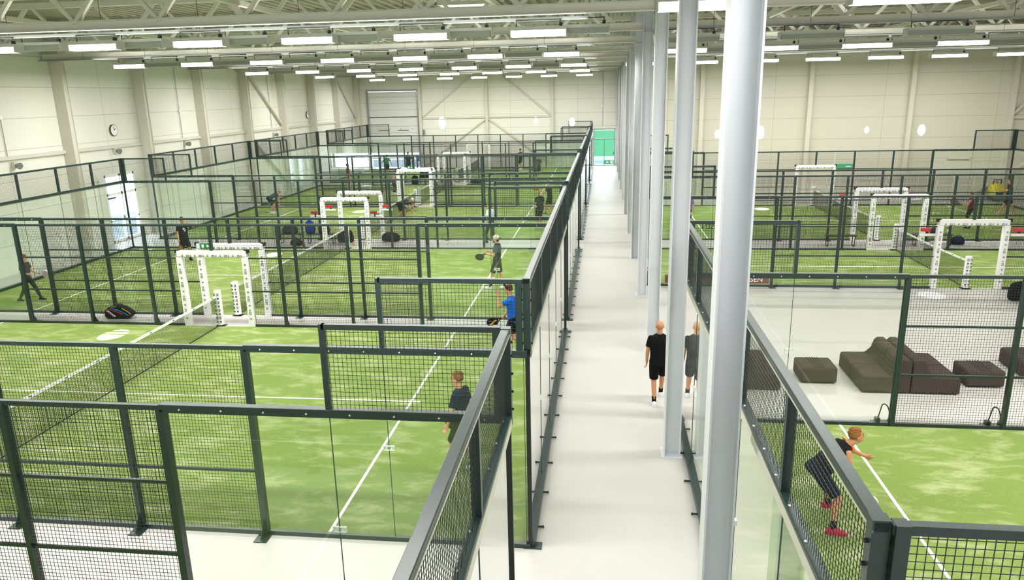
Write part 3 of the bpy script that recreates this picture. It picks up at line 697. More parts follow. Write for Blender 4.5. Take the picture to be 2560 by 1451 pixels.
sofa(4.35, 7.37, True, 'rear dark sofa seat seen behind the mesh at the left of the lounge')
sofa(10.75, 7.1, False, 'front dark sofa seat at the right edge of the lounge')
sofa(10.75, 7.91, False, 'rear dark sofa seat at the right edge of the lounge')
ottoman(5.76, 6.98, 'dark grey ottoman standing alone left of the double sofa')
ottoman(9.2, 6.98, 'dark grey ottoman standing right of the double sofa')
# arc handles at the foot of the right court posts
for i, x in enumerate((XR+4, XR+6)):
    a = thing('door_stay', 'curved black metal stay at the foot of the %s mesh post by the lounge' % ['first', 'second'][i], 'stay', (x-0.12, 4.66, 0), 0, 'curved stays at the mesh posts')
    MB().path([(0.12*math.cos(t), 0, 0.12+0.28*math.sin(t)) for t in [PI*0.05+PI*0.55*k/10 for k in range(11)]] + [(-0.1, 0, 0.05)], 0.012).build('hoop', M['frame'], a)
    MB().box(-0.2, 0.0, -0.08, 0.08, 0, 0.03).box(-0.14, -0.06, -0.05, 0.05, 0.03, 0.12).build('base_plate', M['frame'], a)

# ------------------------------------------------------------ remeshed soft shapes
def remeshed(mb, name, mat, parent, voxel, smooth=3, loc=None):
    o = mb.build(name+'_raw', mat)
    m = o.modifiers.new('r', 'REMESH'); m.mode = 'VOXEL'; m.voxel_size = voxel
    if smooth:
        s = o.modifiers.new('s', 'SMOOTH'); s.factor = 0.5; s.iterations = smooth
    dg = bpy.context.evaluated_depsgraph_get(); me = bpy.data.meshes.new_from_object(o.evaluated_get(dg))
    old = o.data; bpy.data.objects.remove(o); bpy.data.meshes.remove(old)
    me.name = name; me.materials.clear(); me.materials.append(mat); me.polygons.foreach_set('use_smooth', [True]*len(me.polygons)); me.update()
    r = bpy.data.objects.new(name, me); C.objects.link(r)
    if parent is not None: r.parent = parent
    if loc is not None: r.location = loc
    return r

# ------------------------------------------------------------ people
def V(*a): return Vector(a)
def ik(hip, ank, l1, l2, fwd):
    d = ank-hip; L = min(d.length, (l1+l2)*0.999); dn = d.normalized()
    a = (l1*l1-l2*l2+L*L)/(2*L); h = math.sqrt(max(0, l1*l1-a*a))
    f = (fwd-dn*fwd.dot(dn)).normalized(); return hip+dn*a+f*h
def hand(b, wr, el, curl=0.4, side=1, thumbdir=None, fine=True, palm=None):
    d = (wr-el).normalized(); up = thumbdir if thumbdir is not None else V(0, 0, 1)
    t = (up-d*up.dot(d)); t = t.normalized() if t.length > 0.05 else V(0, 1, 0); n = d.cross(t).normalized()*side
    # d along the hand, t toward the thumb, n palm normal
    b.loft([(wr-d*0.01, t, n, 0.027, 0.020), (wr+d*0.03, t, n, 0.036, 0.017), (wr+d*0.085, t, n, 0.042, 0.014)], 14)
    if not fine:
        b.cap(wr+d*0.08, wr+d*0.14-n*0.03*curl*2, 0.026, 0.018); b.cap(wr+d*0.03+t*0.03, wr+d*0.075+t*0.055, 0.012, 0.009); return
    for i, (off, ln) in enumerate(((0.030, 0.072), (0.010, 0.080), (-0.011, 0.075), (-0.031, 0.058))):
        p = wr+d*0.082+t*off; a = 0.0
        for k, fr in enumerate((0.45, 0.32, 0.23)):
            a += curl*(0.9 if k else 0.7); q = p+(d*math.cos(a)-n*math.sin(a))*ln*fr; b.cap(p, q, 0.0088-0.0008*k, 0.0082-0.0008*k); p = q
    p = wr+d*0.025+t*0.026; q = p+(d*0.65+t*0.6-n*0.25).normalized()*0.04; r = q+(d*0.9+t*0.2-n*0.5*curl).normalized()*0.032
    b.cap(p, q, 0.012, 0.0105); b.cap(q, r, 0.0105, 0.0085)
def rotx(v, a): return V(v.x, v.y*math.cos(a)+v.z*math.sin(a), -v.y*math.sin(a)+v.z*math.cos(a))
def person(label, x, y, face, H=1.8, lean=0, feet=((-0.1, 0.0, 0), (0.1, 0.0, 0)), toe=((0, 1), (0, 1)), pel=None, arms=None, head=(0, 0), top=(20, 20, 22), sleeve='short', bottom=(16, 16, 18), legs='shorts', sock=None, shoe=(235, 235, 235), hair=(90, 60, 40), hairstyle='short', skin='skin', fine=False, vox=0.012, z0=0.012, curl=0.5, stripe=None, sole=(230, 230, 230), extra=None, girth=1.0, grp=None):
    s = H/1.8; root = thing('person', label, 'person', (x, y, z0), math.radians(face), grp or 'people in the hall')
    SK = M[skin]
    la = math.radians(lean); P = V(*(pel or (0, 0, 0.95)))
    def T(v): return P+rotx(v, la)           # torso frame, v relative to the pelvis centre
    sh = {-1: T(V(-0.178, 0, 0.478)), 1: T(V(0.178, 0, 0.478))}; nk = T(V(0, 0.01, 0.55)); hip = {-1: T(V(-0.09, 0, -0.02)), 1: T(V(0.09, 0, -0.02))}
    # head frame
    yaw, pitch = math.radians(head[0]), math.radians(head[1]); hc0 = T(V(0, 0.03, 0.70))
    hl = la*0.45
    R = Matrix.Rotation(yaw, 3, 'Z') @ Matrix.Rotation(-(hl+pitch), 3, 'X')
    hc = nk + (rotx(V(0, 0.0, 0.16), la*0.8)) + R @ V(0, 0.025, 0)
    F = R @ V(0, 1, 0); U = R @ V(0, 0, 1); RT = R @ V(1, 0, 0)
    b = MB()
    # skull, jaw, nose, ears, neck
    b.ell(hc+U*0.018, (0.074, 0.094, 0.098), R, 20, 14); b.ell(hc+F*0.022-U*0.055, (0.056, 0.066, 0.062), R, 18, 12)
    b.cap(hc+F*0.088+U*0.018, hc+F*0.106-U*0.020, 0.009, 0.013); b.ell(hc+F*0.083-U*0.055, (0.024, 0.010, 0.010), R, 10, 8); b.ell(hc+F*0.075-U*0.092, (0.022, 0.018, 0.016), R, 10, 8)
    b.ell(hc+F*0.083+U*0.036, (0.045, 0.012, 0.010), R, 12, 8)
    for q in (-1, 1): b.ell(hc+RT*0.076*q-U*0.008-F*0.005, (0.010, 0.020, 0.032), R, 10, 8)
    b.cap(nk-rotx(V(0, 0, 0.04), la), hc-U*0.05-F*0.01, 0.06, 0.055)
    # chest under the clothes
    xa = V(1, 0, 0); ya = rotx(V(0, 1, 0), la)
    tor = [(-0.02, 0.155, 0.10), (0.10, 0.145, 0.095), (0.22, 0.150, 0.10), (0.36, 0.175, 0.11), (0.45, 0.172, 0.10), (0.51, 0.12, 0.075), (0.55, 0.065, 0.055)]
    b.loft([(T(V(0, 0.005, zz)), xa, ya, rx*girth, ry*girth) for zz, rx, ry in tor])
    J = {}
    ar = arms or {-1: (V(-0.18, 0.05, -1), V(-0.02, 0.25, -1)), 1: (V(0.18, 0.05, -1), V(0.02, 0.25, -1))}
    for q in (-1, 1):
        u, f = Vector(ar[q][0]).normalized(), Vector(ar[q][1]).normalized()
        el = sh[q]+u*0.285; wr = el+f*0.25; J[q] = (el, wr, f)
        b.cap(sh[q], el, 0.052, 0.040); b.ell(sh[q]+u*0.11, (0.05, 0.05, 0.06), None, 12, 8); b.cap(el, wr, 0.041, 0.026)
        hand(b, wr, el, curl, -q, Vector(ar[q][2]) if len(ar[q]) > 2 else V(-q*0.3, 1, 0.2), fine)
    K = {}
    for i, q in enumerate((-1, 1)):
        ft = V(*feet[i]); an = ft+V(0, 0, 0.085); tdx, tdy = toe[i]; td = V(tdx, tdy, 0).normalized()
        kn = ik(hip[q], an, 0.445, 0.435, (td+V(0, 0.3, 0)).normalized() if True else V(0, 1, 0)); K[q] = (kn, an, td)
        b.cap(hip[q], kn, 0.085*girth, 0.055); mid = kn*0.68+an*0.32; back = -(td)*0.018
        b.cap(kn, mid+back, 0.053, 0.054); b.cap(mid+back, an, 0.052, 0.034)
    for m in (b,): m.v = [tuple(Vector(p)*s) for p in m.v]
    remeshed(b, 'body', SK, root, vox, 2)
    # face
    e = MB()
    for q in (-1, 1): e.ell(hc+F*0.086+U*0.016+RT*0.030*q, (0.013, 0.006, 0.006), R, 10, 6)
    br = MB()
    for q in (-1, 1): br.ell(hc+F*0.090+U*0.036+RT*0.030*q, (0.020, 0.006, 0.005), R, 10, 6)
    mo = MB().ell(hc+F*0.0925-U*0.055, (0.024, 0.004, 0.006), R, 10, 6)
    for m in (e, br, mo): m.v = [tuple(Vector(p)*s) for p in m.v]
    e.build('eyes', M['black'], root); mo.build('mouth', cloth('lips', 176, 96, 88), root)
    if hair: br.build('eyebrows', cloth('hair%d_%d_%d' % hair, *hair), root)
    # hair
    if hairstyle in ('short', 'long', 'fringe') and hair:
        h = MB(); h.ell(hc+U*0.030-F*0.014, (0.083, 0.098, 0.098), R, 20, 14)
        n = 20; keep = []
        for f in h.f:
            c = sum((Vector(h.v[i]) for i in f), Vector())/4-hc
            if c.dot(F) > 0.052 and c.dot(U) < 0.066: continue
            if c.dot(U) < -0.012+max(0, c.dot(F)+0.02)*1.0: continue
            keep.append(f)
        h.f = keep
        rnd = random.Random(len(label))
        for k in range(70):
            t, ph = rnd.uniform(0, 2*PI), rnd.uniform(0.5, 1.5); p = V(0.083*math.cos(ph)*math.cos(t), 0.1*math.cos(ph)*math.sin(t), 0.1*math.sin(ph))
            c = hc+U*0.030-F*0.014+R @ p
            if (c-hc).dot(F) > 0.085 and (c-hc).dot(U) < 0.06: continue
            h.ell(c, (0.016, 0.022, 0.011), R, 6, 4)
        if hairstyle == 'long': h.ell(hc-F*0.055-U*0.06, (0.06, 0.045, 0.10), R, 14, 10)
        h.v = [tuple(Vector(p)*s) for p in h.v]
        ho = h.build('hair', cloth('hair%d_%d_%d' % hair, *hair), root, True)
        so = ho.modifiers.new('solid', 'SOLIDIFY'); so.thickness = 0.008
    if hairstyle in ('cap', 'cap_back'):
        fw = F if hairstyle == 'cap' else -F
        h = MB(); h.ell(hc+U*0.032-F*0.004, (0.085, 0.104, 0.098), R, 20, 14, zmin=-0.12); h.v = [tuple(Vector(p)*s) for p in h.v]
        h.build('cap', cloth('cap', *(extra or (240, 240, 240))), root, True)
        h = MB().ell(hc+U*0.03+fw*0.115, (0.065, 0.06, 0.010), R, 16, 8); h.v = [tuple(Vector(p)*s) for p in h.v]; h.build('cap_brim', cloth('brim', 30, 30, 32), root, True)
        h = MB().ell(hc-F*0.05-U*0.05, (0.066, 0.045, 0.06), R, 14, 10); h.v = [tuple(Vector(p)*s) for p in h.v]; h.build('hair', cloth('hair%d_%d_%d' % hair, *hair), root, True)
        h = MB().ell(hc+F*0.062-U*0.085, (0.048, 0.042, 0.045), R, 14, 10); h.v = [tuple(Vector(p)*s) for p in h.v]; h.build('beard', cloth('beard', 90, 66, 48), root, True)
    # shirt
    t = MB(); g2 = girth
    sr = [(-0.09, 0.178, 0.128), (0.0, 0.172, 0.125), (0.10, 0.165, 0.118), (0.22, 0.168, 0.118), (0.36, 0.190, 0.125), (0.45, 0.188, 0.115), (0.505, 0.155, 0.092), (0.545, 0.095, 0.072), (0.565, 0.066, 0.062)]
    t.loft([(T(V(0, 0.005, zz)), xa, ya, rx*g2, ry*g2) for zz, rx, ry in sr], 28)
    for q in (-1, 1):
        el, wr, f = J[q]; u = (el-sh[q]).normalized()
        if sleeve == 'short': t.cap(sh[q]+u*0.005, sh[q]+u*0.10, 0.061, 0.062); t.tube(sh[q]+u*0.05, sh[q]+u*0.19, 0.061, 0.066, 16)
        elif sleeve == 'long': t.cap(sh[q], el, 0.068, 0.054); t.cap(el, wr-f*0.02, 0.054, 0.038)
        else: t.cap(sh[q]+V(0.035*-q, 0, 0.0), sh[q]+V(0.02*-q, 0, 0)-u*0.02, 0.062, 0.055)
    t.v = [tuple(Vector(p)*s) for p in t.v]
    so = remeshed(t, 'shirt', cloth('top%d_%d_%d' % top, *top), root, max(vox*1.1, 0.011), 3)
    if stripe:
        st = MB()
        for q in (-1, 1):
            for k in (-1, 0, 1):
                a = T(V(q*0.10, 0.012+k*0.02, 0.575)); c = T(V(q*0.19, 0.012+k*0.02, 0.565)); st.bar(a, c, 0.008, 0.011)
        st.v = [tuple(Vector(p)*s) for p in st.v]; st.build('shoulder_stripe', cloth('stripe', *stripe), root)
    # shorts or trousers
    t = MB(); t.loft([(T(V(0, 0, zz)), xa, ya, rx*g2, ry*g2) for zz, rx, ry in ((-0.12, 0.165, 0.115), (-0.04, 0.176, 0.124), (0.04, 0.17, 0.12), (0.08, 0.162, 0.115))], 24)
    for q in (-1, 1):
        kn, an, td = K[q]; dn = (kn-hip[q]).normalized()
        if legs == 'shorts': t.cap(hip[q], hip[q]+dn*0.2, 0.100*g2, 0.098); t.tube(hip[q]+dn*0.1, hip[q]+dn*0.39, 0.098*g2, 0.092, 18)
        else:
            low = 0.96 if legs == 'long' else 0.72
            e2 = kn.lerp(an, low); t.cap(hip[q], kn, 0.098*g2, 0.070); t.cap(kn, kn.lerp(an, 0.4), 0.070, 0.064); t.tube(kn, e2, 0.070, 0.052, 16)
    t.v = [tuple(Vector(p)*s) for p in t.v]
    remeshed(t, 'shorts' if legs == 'shorts' else 'trousers', cloth('bot%d_%d_%d' % bottom, *bottom), root, max(vox*1.1, 0.011), 3)
    for q in (-1, 1):
        kn, an, td = K[q]
        if sock:
            k = MB().tube(an-V(0, 0, 0.03), an.lerp(kn, 0.28), 0.043, 0.047, 16); k.v = [tuple(Vector(p)*s) for p in k.v]; k.build('sock', cloth('sock%d_%d_%d' % sock, *sock), root, True)
        sd = V(-td.y, td.x, 0); f0 = an-V(0, 0, 0.085)
        k = MB().loft([(f0-td*0.085+V(0, 0, 0.045), sd, V(0, 0, 1), 0.030, 0.040), (f0-td*0.04+V(0, 0, 0.055), sd, V(0, 0, 1), 0.040, 0.055), (f0+td*0.03+V(0, 0, 0.055), sd, V(0, 0, 1), 0.042, 0.052), (f0+td*0.11+V(0, 0, 0.038), sd, V(0, 0, 1), 0.047, 0.036), (f0+td*0.17+V(0, 0, 0.028), sd, V(0, 0, 1), 0.042, 0.024), (f0+td*0.20+V(0, 0, 0.022), sd, V(0, 0, 1), 0.024, 0.014)], 18)
        k.v = [tuple(Vector(p)*s) for p in k.v]; so = k.build('shoe', cloth('shoe%d_%d_%d' % shoe, *shoe), root, True)
        k = MB().loft([(f0-td*0.09+V(0, 0, 0.010), sd, V(0, 0, 1), 0.034, 0.011), (f0+td*0.02+V(0, 0, 0.010), sd, V(0, 0, 1), 0.042, 0.011), (f0+td*0.12+V(0, 0, 0.010), sd, V(0, 0, 1), 0.049, 0.011), (f0+td*0.205+V(0, 0, 0.014), sd, V(0, 0, 1), 0.028, 0.009)], 16)
        k.v = [tuple(Vector(p)*s) for p in k.v]; k.build('sole', cloth('sole%d_%d_%d' % sole, *sole), so, True)
    A = math.radians(face); Rz = Matrix.Rotation(A, 3, 'Z'); res = {}
    for q in (-1, 1): el, wr, f = J[q]; res[q] = (Rz @ ((wr+f*0.07)*s)+V(x, y, z0), Rz @ f)
    return res, root
def racket(label, grip, direc, nrm, face=(30, 30, 32), rim=(30, 30, 32), logo=None):
    """padel racket held at grip, head pointing along direc, face normal nrm"""
    d = Vector(direc).normalized(); n = Vector(nrm); n = (n-d*n.dot(d)).normalized(); sd = d.cross(n)
    root = thing('padel_racket', label, 'racket', tuple(grip), 0, 'padel rackets'); O = V(0, 0, 0)
    MB().tube(-d*0.07, d*0.07, 0.017, 0.016, 12).build('grip', M['black'], root, True)
    pts = []
    for i in range(28):
        t = 2*PI*i/28; pts.append(d*(0.285-0.14*math.cos(t)*(1.0))+sd*0.13*math.sin(t)*(1-0.12*math.cos(t)*-1*-1))
    MB().poly([tuple(p-n*0.017) for p in pts], tuple(n*0.034)).build('racket_face', cloth('rf%d_%d_%d' % face, *face), root, bevel=0.006)
    rm = MB(); K = 8; N = len(pts); cc = d*0.285
    for p in pts:
        e = (p-cc).normalized()
        for j in range(K): a = 2*PI*j/K; rm.v.append(tuple(p+e*0.014*math.cos(a)+n*0.021*math.sin(a)))
    for i in range(N):
        for j in range(K): rm.f.append((i*K+j, i*K+(j+1) % K, ((i+1) % N)*K+(j+1) % K, ((i+1) % N)*K+j))
    rm.path([tuple(d*0.06), tuple(d*0.175+sd*0.065)], 0.012).path([tuple(d*0.06), tuple(d*0.175-sd*0.065)], 0.012).build('racket_rim', cloth('rr%d_%d_%d' % rim, *rim), root, True)
    if logo:
        m = MB()
        for sgn in (-1, 1): m.poly([tuple(d*a+sd*b_+n*0.0185*sgn) for a, b_ in ((0.19, -0.05), (0.38, 0.02), (0.36, 0.06), (0.17, -0.01))], tuple(n*0.001*sgn))
        m.build('racket_mark', cloth('rl%d_%d_%d' % logo, *logo), root)
    return root
def A2(l, r): return {-1: l, 1: r}

# P1 man in navy polo, nearest left court, seen from behind-left
r_, _ = person('man in a navy polo walking left, in the left court below the viewpoint', -1.36, 2.1, 72, 1.86, 2, feet=((-0.07, 0.16, 0), (0.09, -0.17, 0)), arms=A2((V(-0.28, 0.12, -1), V(0.05, 0.40, -1)), (V(0.2, -0.1, -1), V(0.1, 0.35, -1))), head=(8, 0), top=(26, 36, 62), bottom=(20, 22, 30), sock=(30, 30, 34), shoe=(200, 205, 210), hair=(136, 96, 58), skin='skin', fine=True, vox=0.009, sole=(240, 240, 240))
racket('dark padel racket held by the man in the navy polo', r_[1][0], (-0.8, 0.3, -0.5), (0.2, 1, 0.2))
# P2: man in blue tee
r_, _ = person('man in a bright blue t-shirt with a hand raised to his forehead, first left court', -1.2, 8.05, 88, 1.83, 4, feet=((-0.12, 0.10, 0), (0.10, -0.15, 0)), arms=A2((V(-0.2, 0.9, -0.35), V(0.12, 0.06, 1), V(0, -0.6, 0.2)), (V(0.15, 0.30, -1), V(0.0, 0.55, -0.9))), head=(-2, 14), top=(18, 96, 196), bottom=(18, 18, 22), sock=(240, 240, 240), shoe=(235, 235, 235), hair=(84, 48, 34), fine=True, vox=0.009)
racket('black and yellow padel racket held low by the man in the blue t-shirt', r_[1][0], (-0.85, -0.15, -0.35), (0.1, 1, 0.35), rim=(30, 30, 30), face=(24, 24, 24), logo=(232, 180, 60))
# P3
r_, _ = person('bearded man in a black and white cap and teal t-shirt in the second left court', -2.5, 14.5, 80, 1.86, -2, feet=((-0.08, 0.24, 0), (0.10, -0.22, 0)), arms=A2((V(-0.25, 0.15, -1), V(0.25, 0.9, 0.12)), (V(0.15, 0.25, -1), V(-0.2, 0.9, 0.1))), head=(0, 0), top=(50, 66, 74), bottom=(26, 34, 30), sock=(20, 20, 20), shoe=(225, 235, 240), hair=(70, 52, 40), hairstyle='cap_back', extra=(232, 226, 216), skin='skin', fine=True, vox=0.011)
racket('dark padel racket held at the waist by the man in the cap', r_[-1][0], (-0.55, -0.75, -0.25), (0.3, -0.5, 1))
# P4
person('bald man in black t-shirt and shorts standing in the third left court', -2.05, 26.1, 40, 1.86, 0, arms=A2((V(-0.2, 0.0, -1), V(-0.02, 0.2, -1)), (V(0.2, 0, -1), V(0.02, 0.2, -1))), top=(26, 30, 32), bottom=(22, 24, 26), sock=(230, 230, 230), hair=None, hairstyle=None, skin='skin2', girth=1.12)
r_, _ = person('man in a black t-shirt holding an orange racket in the third left court', -1.85, 30.3, 70, 1.84, 4, feet=((-0.1, 0.25, 0), (0.1, -0.15, 0)), arms=A2((V(-0.3, 0.5, -0.9), V(0.1, 1, 0.2)), (V(0.2, 0.4, -1), V(-0.1, 1, 0.2))), top=(28, 30, 32), bottom=(30, 30, 30), shoe=(40, 60, 90), hair=(60, 44, 32), skin='skin2')
racket('orange padel racket held by a man in the third left court', r_[-1][0], (-0.7, 0.2, 0.4), (0.3, 1, 0), face=(214, 120, 50))
person('person in white t-shirt and jeans walking between the second and third left courts', -3.88, 22.35, 60, 1.82, 2, feet=((-0.1, 0.2, 0), (0.1, -0.2, 0)), top=(232, 236, 242), bottom=(48, 64, 78), legs='long', shoe=(50, 54, 56), hair=(120, 90, 70), z0=0.0)
person('man in a pale cap bending over beside the net of the third left court', -9.6, 28.6, -95, 1.8, 75, feet=((-0.14, 0.1, 0), (0.16, -0.25, 0)), pel=(0, -0.1, 0.86), arms=A2((V(-0.1, 0.5, -0.9), V(0, 0.5, -0.9)), (V(0.1, 0.5, -0.9), V(0, 0.5, -0.9))), head=(0, 10), top=(34, 38, 44), bottom=(28, 30, 34), hair=(150, 150, 150), hairstyle='cap_back', extra=(214, 220, 220), skin='skin2')
person('man in a red t-shirt and beige shorts at the left of the fourth left court', -16.95, 41.5, -60, 1.86, -2, top=(196, 34, 44), bottom=(196, 164, 116), shoe=(200, 200, 190), hair=(90, 58, 36), vox=0.014)
person('player in a green t-shirt running away in the farthest left court', -16.8, 50.7, 15, 1.75, 8, feet=((-0.1, -0.2, 0.05), (0.1, 0.2, 0)), arms=A2((V(-0.6, -0.2, -0.8), V(-0.5, 0.3, -0.4)), (V(0.5, 0, -0.8), V(0.2, 0.2, -1))), top=(50, 150, 92), bottom=(28, 32, 30), shoe=(220, 200, 190), hair=(60, 90, 60), vox=0.014)
person('man in dark clothes standing before the open garage door in the farthest left court', -15.2, 51.5, 190, 1.88, 0, arms=A2((V(-0.5, 0, -1), V(0.3, 0.2, -1)), (V(0.5, 0, -1), V(-0.3, 0.2, -1))), top=(28, 36, 40), bottom=(22, 26, 28), hair=(70, 50, 40), vox=0.014, girth=1.15)
person('man in a black t-shirt and shorts with a hand raised in the farthest left court', -6.1, 54.7, 60, 1.82, 0, arms=A2((V(-0.8, 0.2, -0.2), V(0.1, 0.5, 0.6)), (V(0.3, 0.2, -1), V(0.1, 0.5, -0.6))), top=(26, 28, 30), bottom=(40, 40, 38), hair=(80, 56, 44), vox=0.014)
r_, _ = person('man in a dark blue t-shirt facing the viewpoint in the farthest left court', -3.95, 47.6, 175, 1.8, 2, arms=A2((V(-0.35, 0.1, -1), V(-0.1, 0.4, -1)), (V(0.35, 0.1, -1), V(0.1, 0.4, -1))), top=(44, 56, 70), bottom=(36, 48, 54), hair=(80, 64, 54), vox=0.014)
racket('yellow padel racket held by the man in the dark blue t-shirt', r_[-1][0], (0.5, -0.3, -0.5), (0.3, 1, 0), face=(206, 190, 60), rim=(206, 190, 60))
r_, _ = person('man in a black t-shirt with white print, hand at his mouth, second left court', -15.98, 18.5, -128, 1.82, 0, feet=((-0.12, 0.1, 0), (0.10, -0.1, 0)), arms=A2((V(-0.75, 0.55, -0.25), V(0.75, 0.1, 0.62)), (V(0.2, 0.1, -1), V(0.05, 0.3, -1))), top=(30, 32, 36), bottom=(22, 24, 26), sock=(20, 20, 20), shoe=(26, 26, 28), hair=(50, 34, 26), skin='skin2', vox=0.011)
racket('orange and black padel racket held down by the man with the printed t-shirt', r_[1][0], (0.25, -0.15, -0.9), (0.3, 1, 0), face=(176, 112, 60), rim=(40, 36, 34))
pm = MB()
for k in range(14): a = k*0.9; pm.cbox((0.045*math.cos(a)*(0.4+k*0.05), 0.140, 1.30+0.07*math.sin(a*1.3)), (0.035, 0.006, 0.022))
pm.build('shirt_print', M['white'], _)
r_, _ = person('woman in black t-shirt and leggings at the left end of the second left court', -18.0, 12.3, -88, 1.64, 3, feet=((-0.10, 0.42, 0), (0.10, -0.28, 0)), pel=(0, 0.05, 0.90), arms=A2((V(-0.1, 0.2, -1), V(0.1, 0.85, -0.3)), (V(0.15, 0.0, -1), V(-0.25, 0.9, -0.2))), top=(36, 40, 44), bottom=(40, 42, 46), legs='capri', sock=(30, 30, 34), shoe=(38, 38, 42), hair=(136, 70, 44), hairstyle='long')
racket('white and pink padel racket held forward by the woman in black', r_[-1][0], (0.95, -0.1, -0.05), (0.1, 1, 0.2), face=(206, 176, 190), rim=(225, 220, 228))
person('grey haired man bent forward at the left end of the third left court', -17.9, 31.0, -75, 1.8, 62, feet=((-0.12, 0.0, 0), (0.12, -0.1, 0)), pel=(0, -0.15, 0.86), arms=A2((V(-0.1, 0.3, -1), V(0, 0.2, -1)), (V(0.1, 0.3, -1), V(0, 0.2, -1))), top=(86, 90, 96), bottom=(38, 40, 44), hair=(176, 160, 150), shoe=(210, 214, 220))
person('player in a pink top and dark trousers behind the gate of the fourth left court', -13.0, 39.1, -40, 1.6, 20, top=(206, 150, 150), bottom=(58, 60, 70), legs='long', hair=(110, 80, 60), vox=0.014)
# right side
r_, _ = person('bald man in black t-shirt and shorts walking away along the corridor', 2.17, 5.3, 3, 1.83, 0, feet=((-0.09, -0.12, 0.0), (0.11, 0.42, 0)), arms=A2((V(-0.22, -0.05, -1), V(-0.02, 0.18, -1)), (V(0.2, 0.1, -1), V(0.0, 0.4, -1))), top=(16, 16, 18), bottom=(14, 14, 16), sock=(16, 16, 18), shoe=(236, 236, 236), hair=None, hairstyle=None, skin='skin2', fine=True, vox=0.009, z0=0.0, girth=1.1)
r_, P19 = person('crouching player in a black sleeveless top with orange stripes and red shoes, nearest right court', 4.42, 1.1, -84, 1.82, 44, feet=((-0.34, 0.42-0.3, 0), (0.38, 0.02-0.12, 0)), toe=((-0.1, 1), (0.25, 1)), pel=(0, -0.22, 0.84), arms=A2((V(-0.25, 0.75, -0.55), V(0.05, 0.85, -0.4)), (V(0.35, -0.02, -1), V(-0.1, 0.32, -1))), head=(0, -34), top=(20, 22, 26), sleeve='none', bottom=(22, 28, 46), sock=(30, 30, 40), shoe=(214, 30, 70), sole=(190, 30, 60), hair=(150, 104, 58), skin='skin2', fine=True, vox=0.009, stripe=(240, 84, 40), girth=1.15)
racket('black and white padel racket held low by the crouching player', r_[1][0], (0.75, 0.1, -0.6), (0.3, 1, 0.3), face=(36, 30, 32), rim=(220, 222, 222), logo=(150, 90, 60))
r_, _ = person('woman in a maroon top and black shorts at the right of the farthest right court', 17.45, 26.0, 60, 1.68, 2, arms=A2((V(-0.2, 0.4, -1), V(0.1, 1, 0.1)), (V(0.2, 0.3, -1), V(-0.2, 1, 0.1))), top=(104, 34, 56), sleeve='none', bottom=(22, 26, 26), shoe=(60, 50, 60), sock=(230, 230, 230), hair=(150, 96, 60), hairstyle='long', vox=0.013)
racket('gold and black padel racket held by the woman in the maroon top', r_[-1][0], (-0.8, 0.1, 0.35), (0.2, 1, 0), face=(150, 110, 70))
person('player in a black t-shirt striding at the right end of the farthest right court', 21.05, 30.0, 70, 1.78, 3, feet=((-0.1, 0.35, 0), (0.1, -0.3, 0)), arms=A2((V(-0.3, 0.6, -0.8), V(0.1, 0.8, 0.3)), (V(0.2, 0.3, -1), V(0, 0.5, -0.8))), top=(24, 26, 28), bottom=(24, 26, 28), shoe=(226, 170, 160), hair=(120, 84, 60), vox=0.013)
person('player in a purple shirt half hidden behind a white column in the farthest right court', 4.98, 25.9, -30, 1.72, 2, feet=((-0.1, 0.15, 0), (0.1, -0.2, 0)), top=(140, 70, 170), bottom=(30, 30, 34), shoe=(80, 130, 190), sock=(190, 200, 60), hair=(90, 60, 40), vox=0.013)

# ------------------------------------------------------------ benches, bags and small things
def bench(x, y, L, lab, rz=0):
    t = thing('bench', lab, 'bench', (x, y, 0), rz, 'black benches between courts')
    b = MB()
    for k in range(4): b.box(-L/2, L/2, -0.17+k*0.09, -0.10+k*0.09, 0.43, 0.46)
    b.build('seat', M['black'], t)
    for sx in (-1, 1): MB().path([(sx*(L/2-0.08), -0.15, 0.43), (sx*(L/2-0.08), -0.15, 0.02), (sx*(L/2-0.08), 0.15, 0.02), (sx*(L/2-0.08), 0.15, 0.43)], 0.018).build('leg', M['black'], t)
bench(10.7, 21.95, 1.2, 'empty black bench between the narrow and the farthest right courts')
bench(14.35, 22.2, 1.5, 'black bench with a bottle and bags on it between the right courts')
bench(-13.0, 22.2, 1.1, 'black bench with a grey bag on it between the second and third left courts')
bench(-11.6, 22.2, 1.3, 'black bench with a blue backpack on it between the second and third left courts')
bench(-11.9, 45.0, 1.6, 'black bench with dark bags between the fourth and farthest left courts')
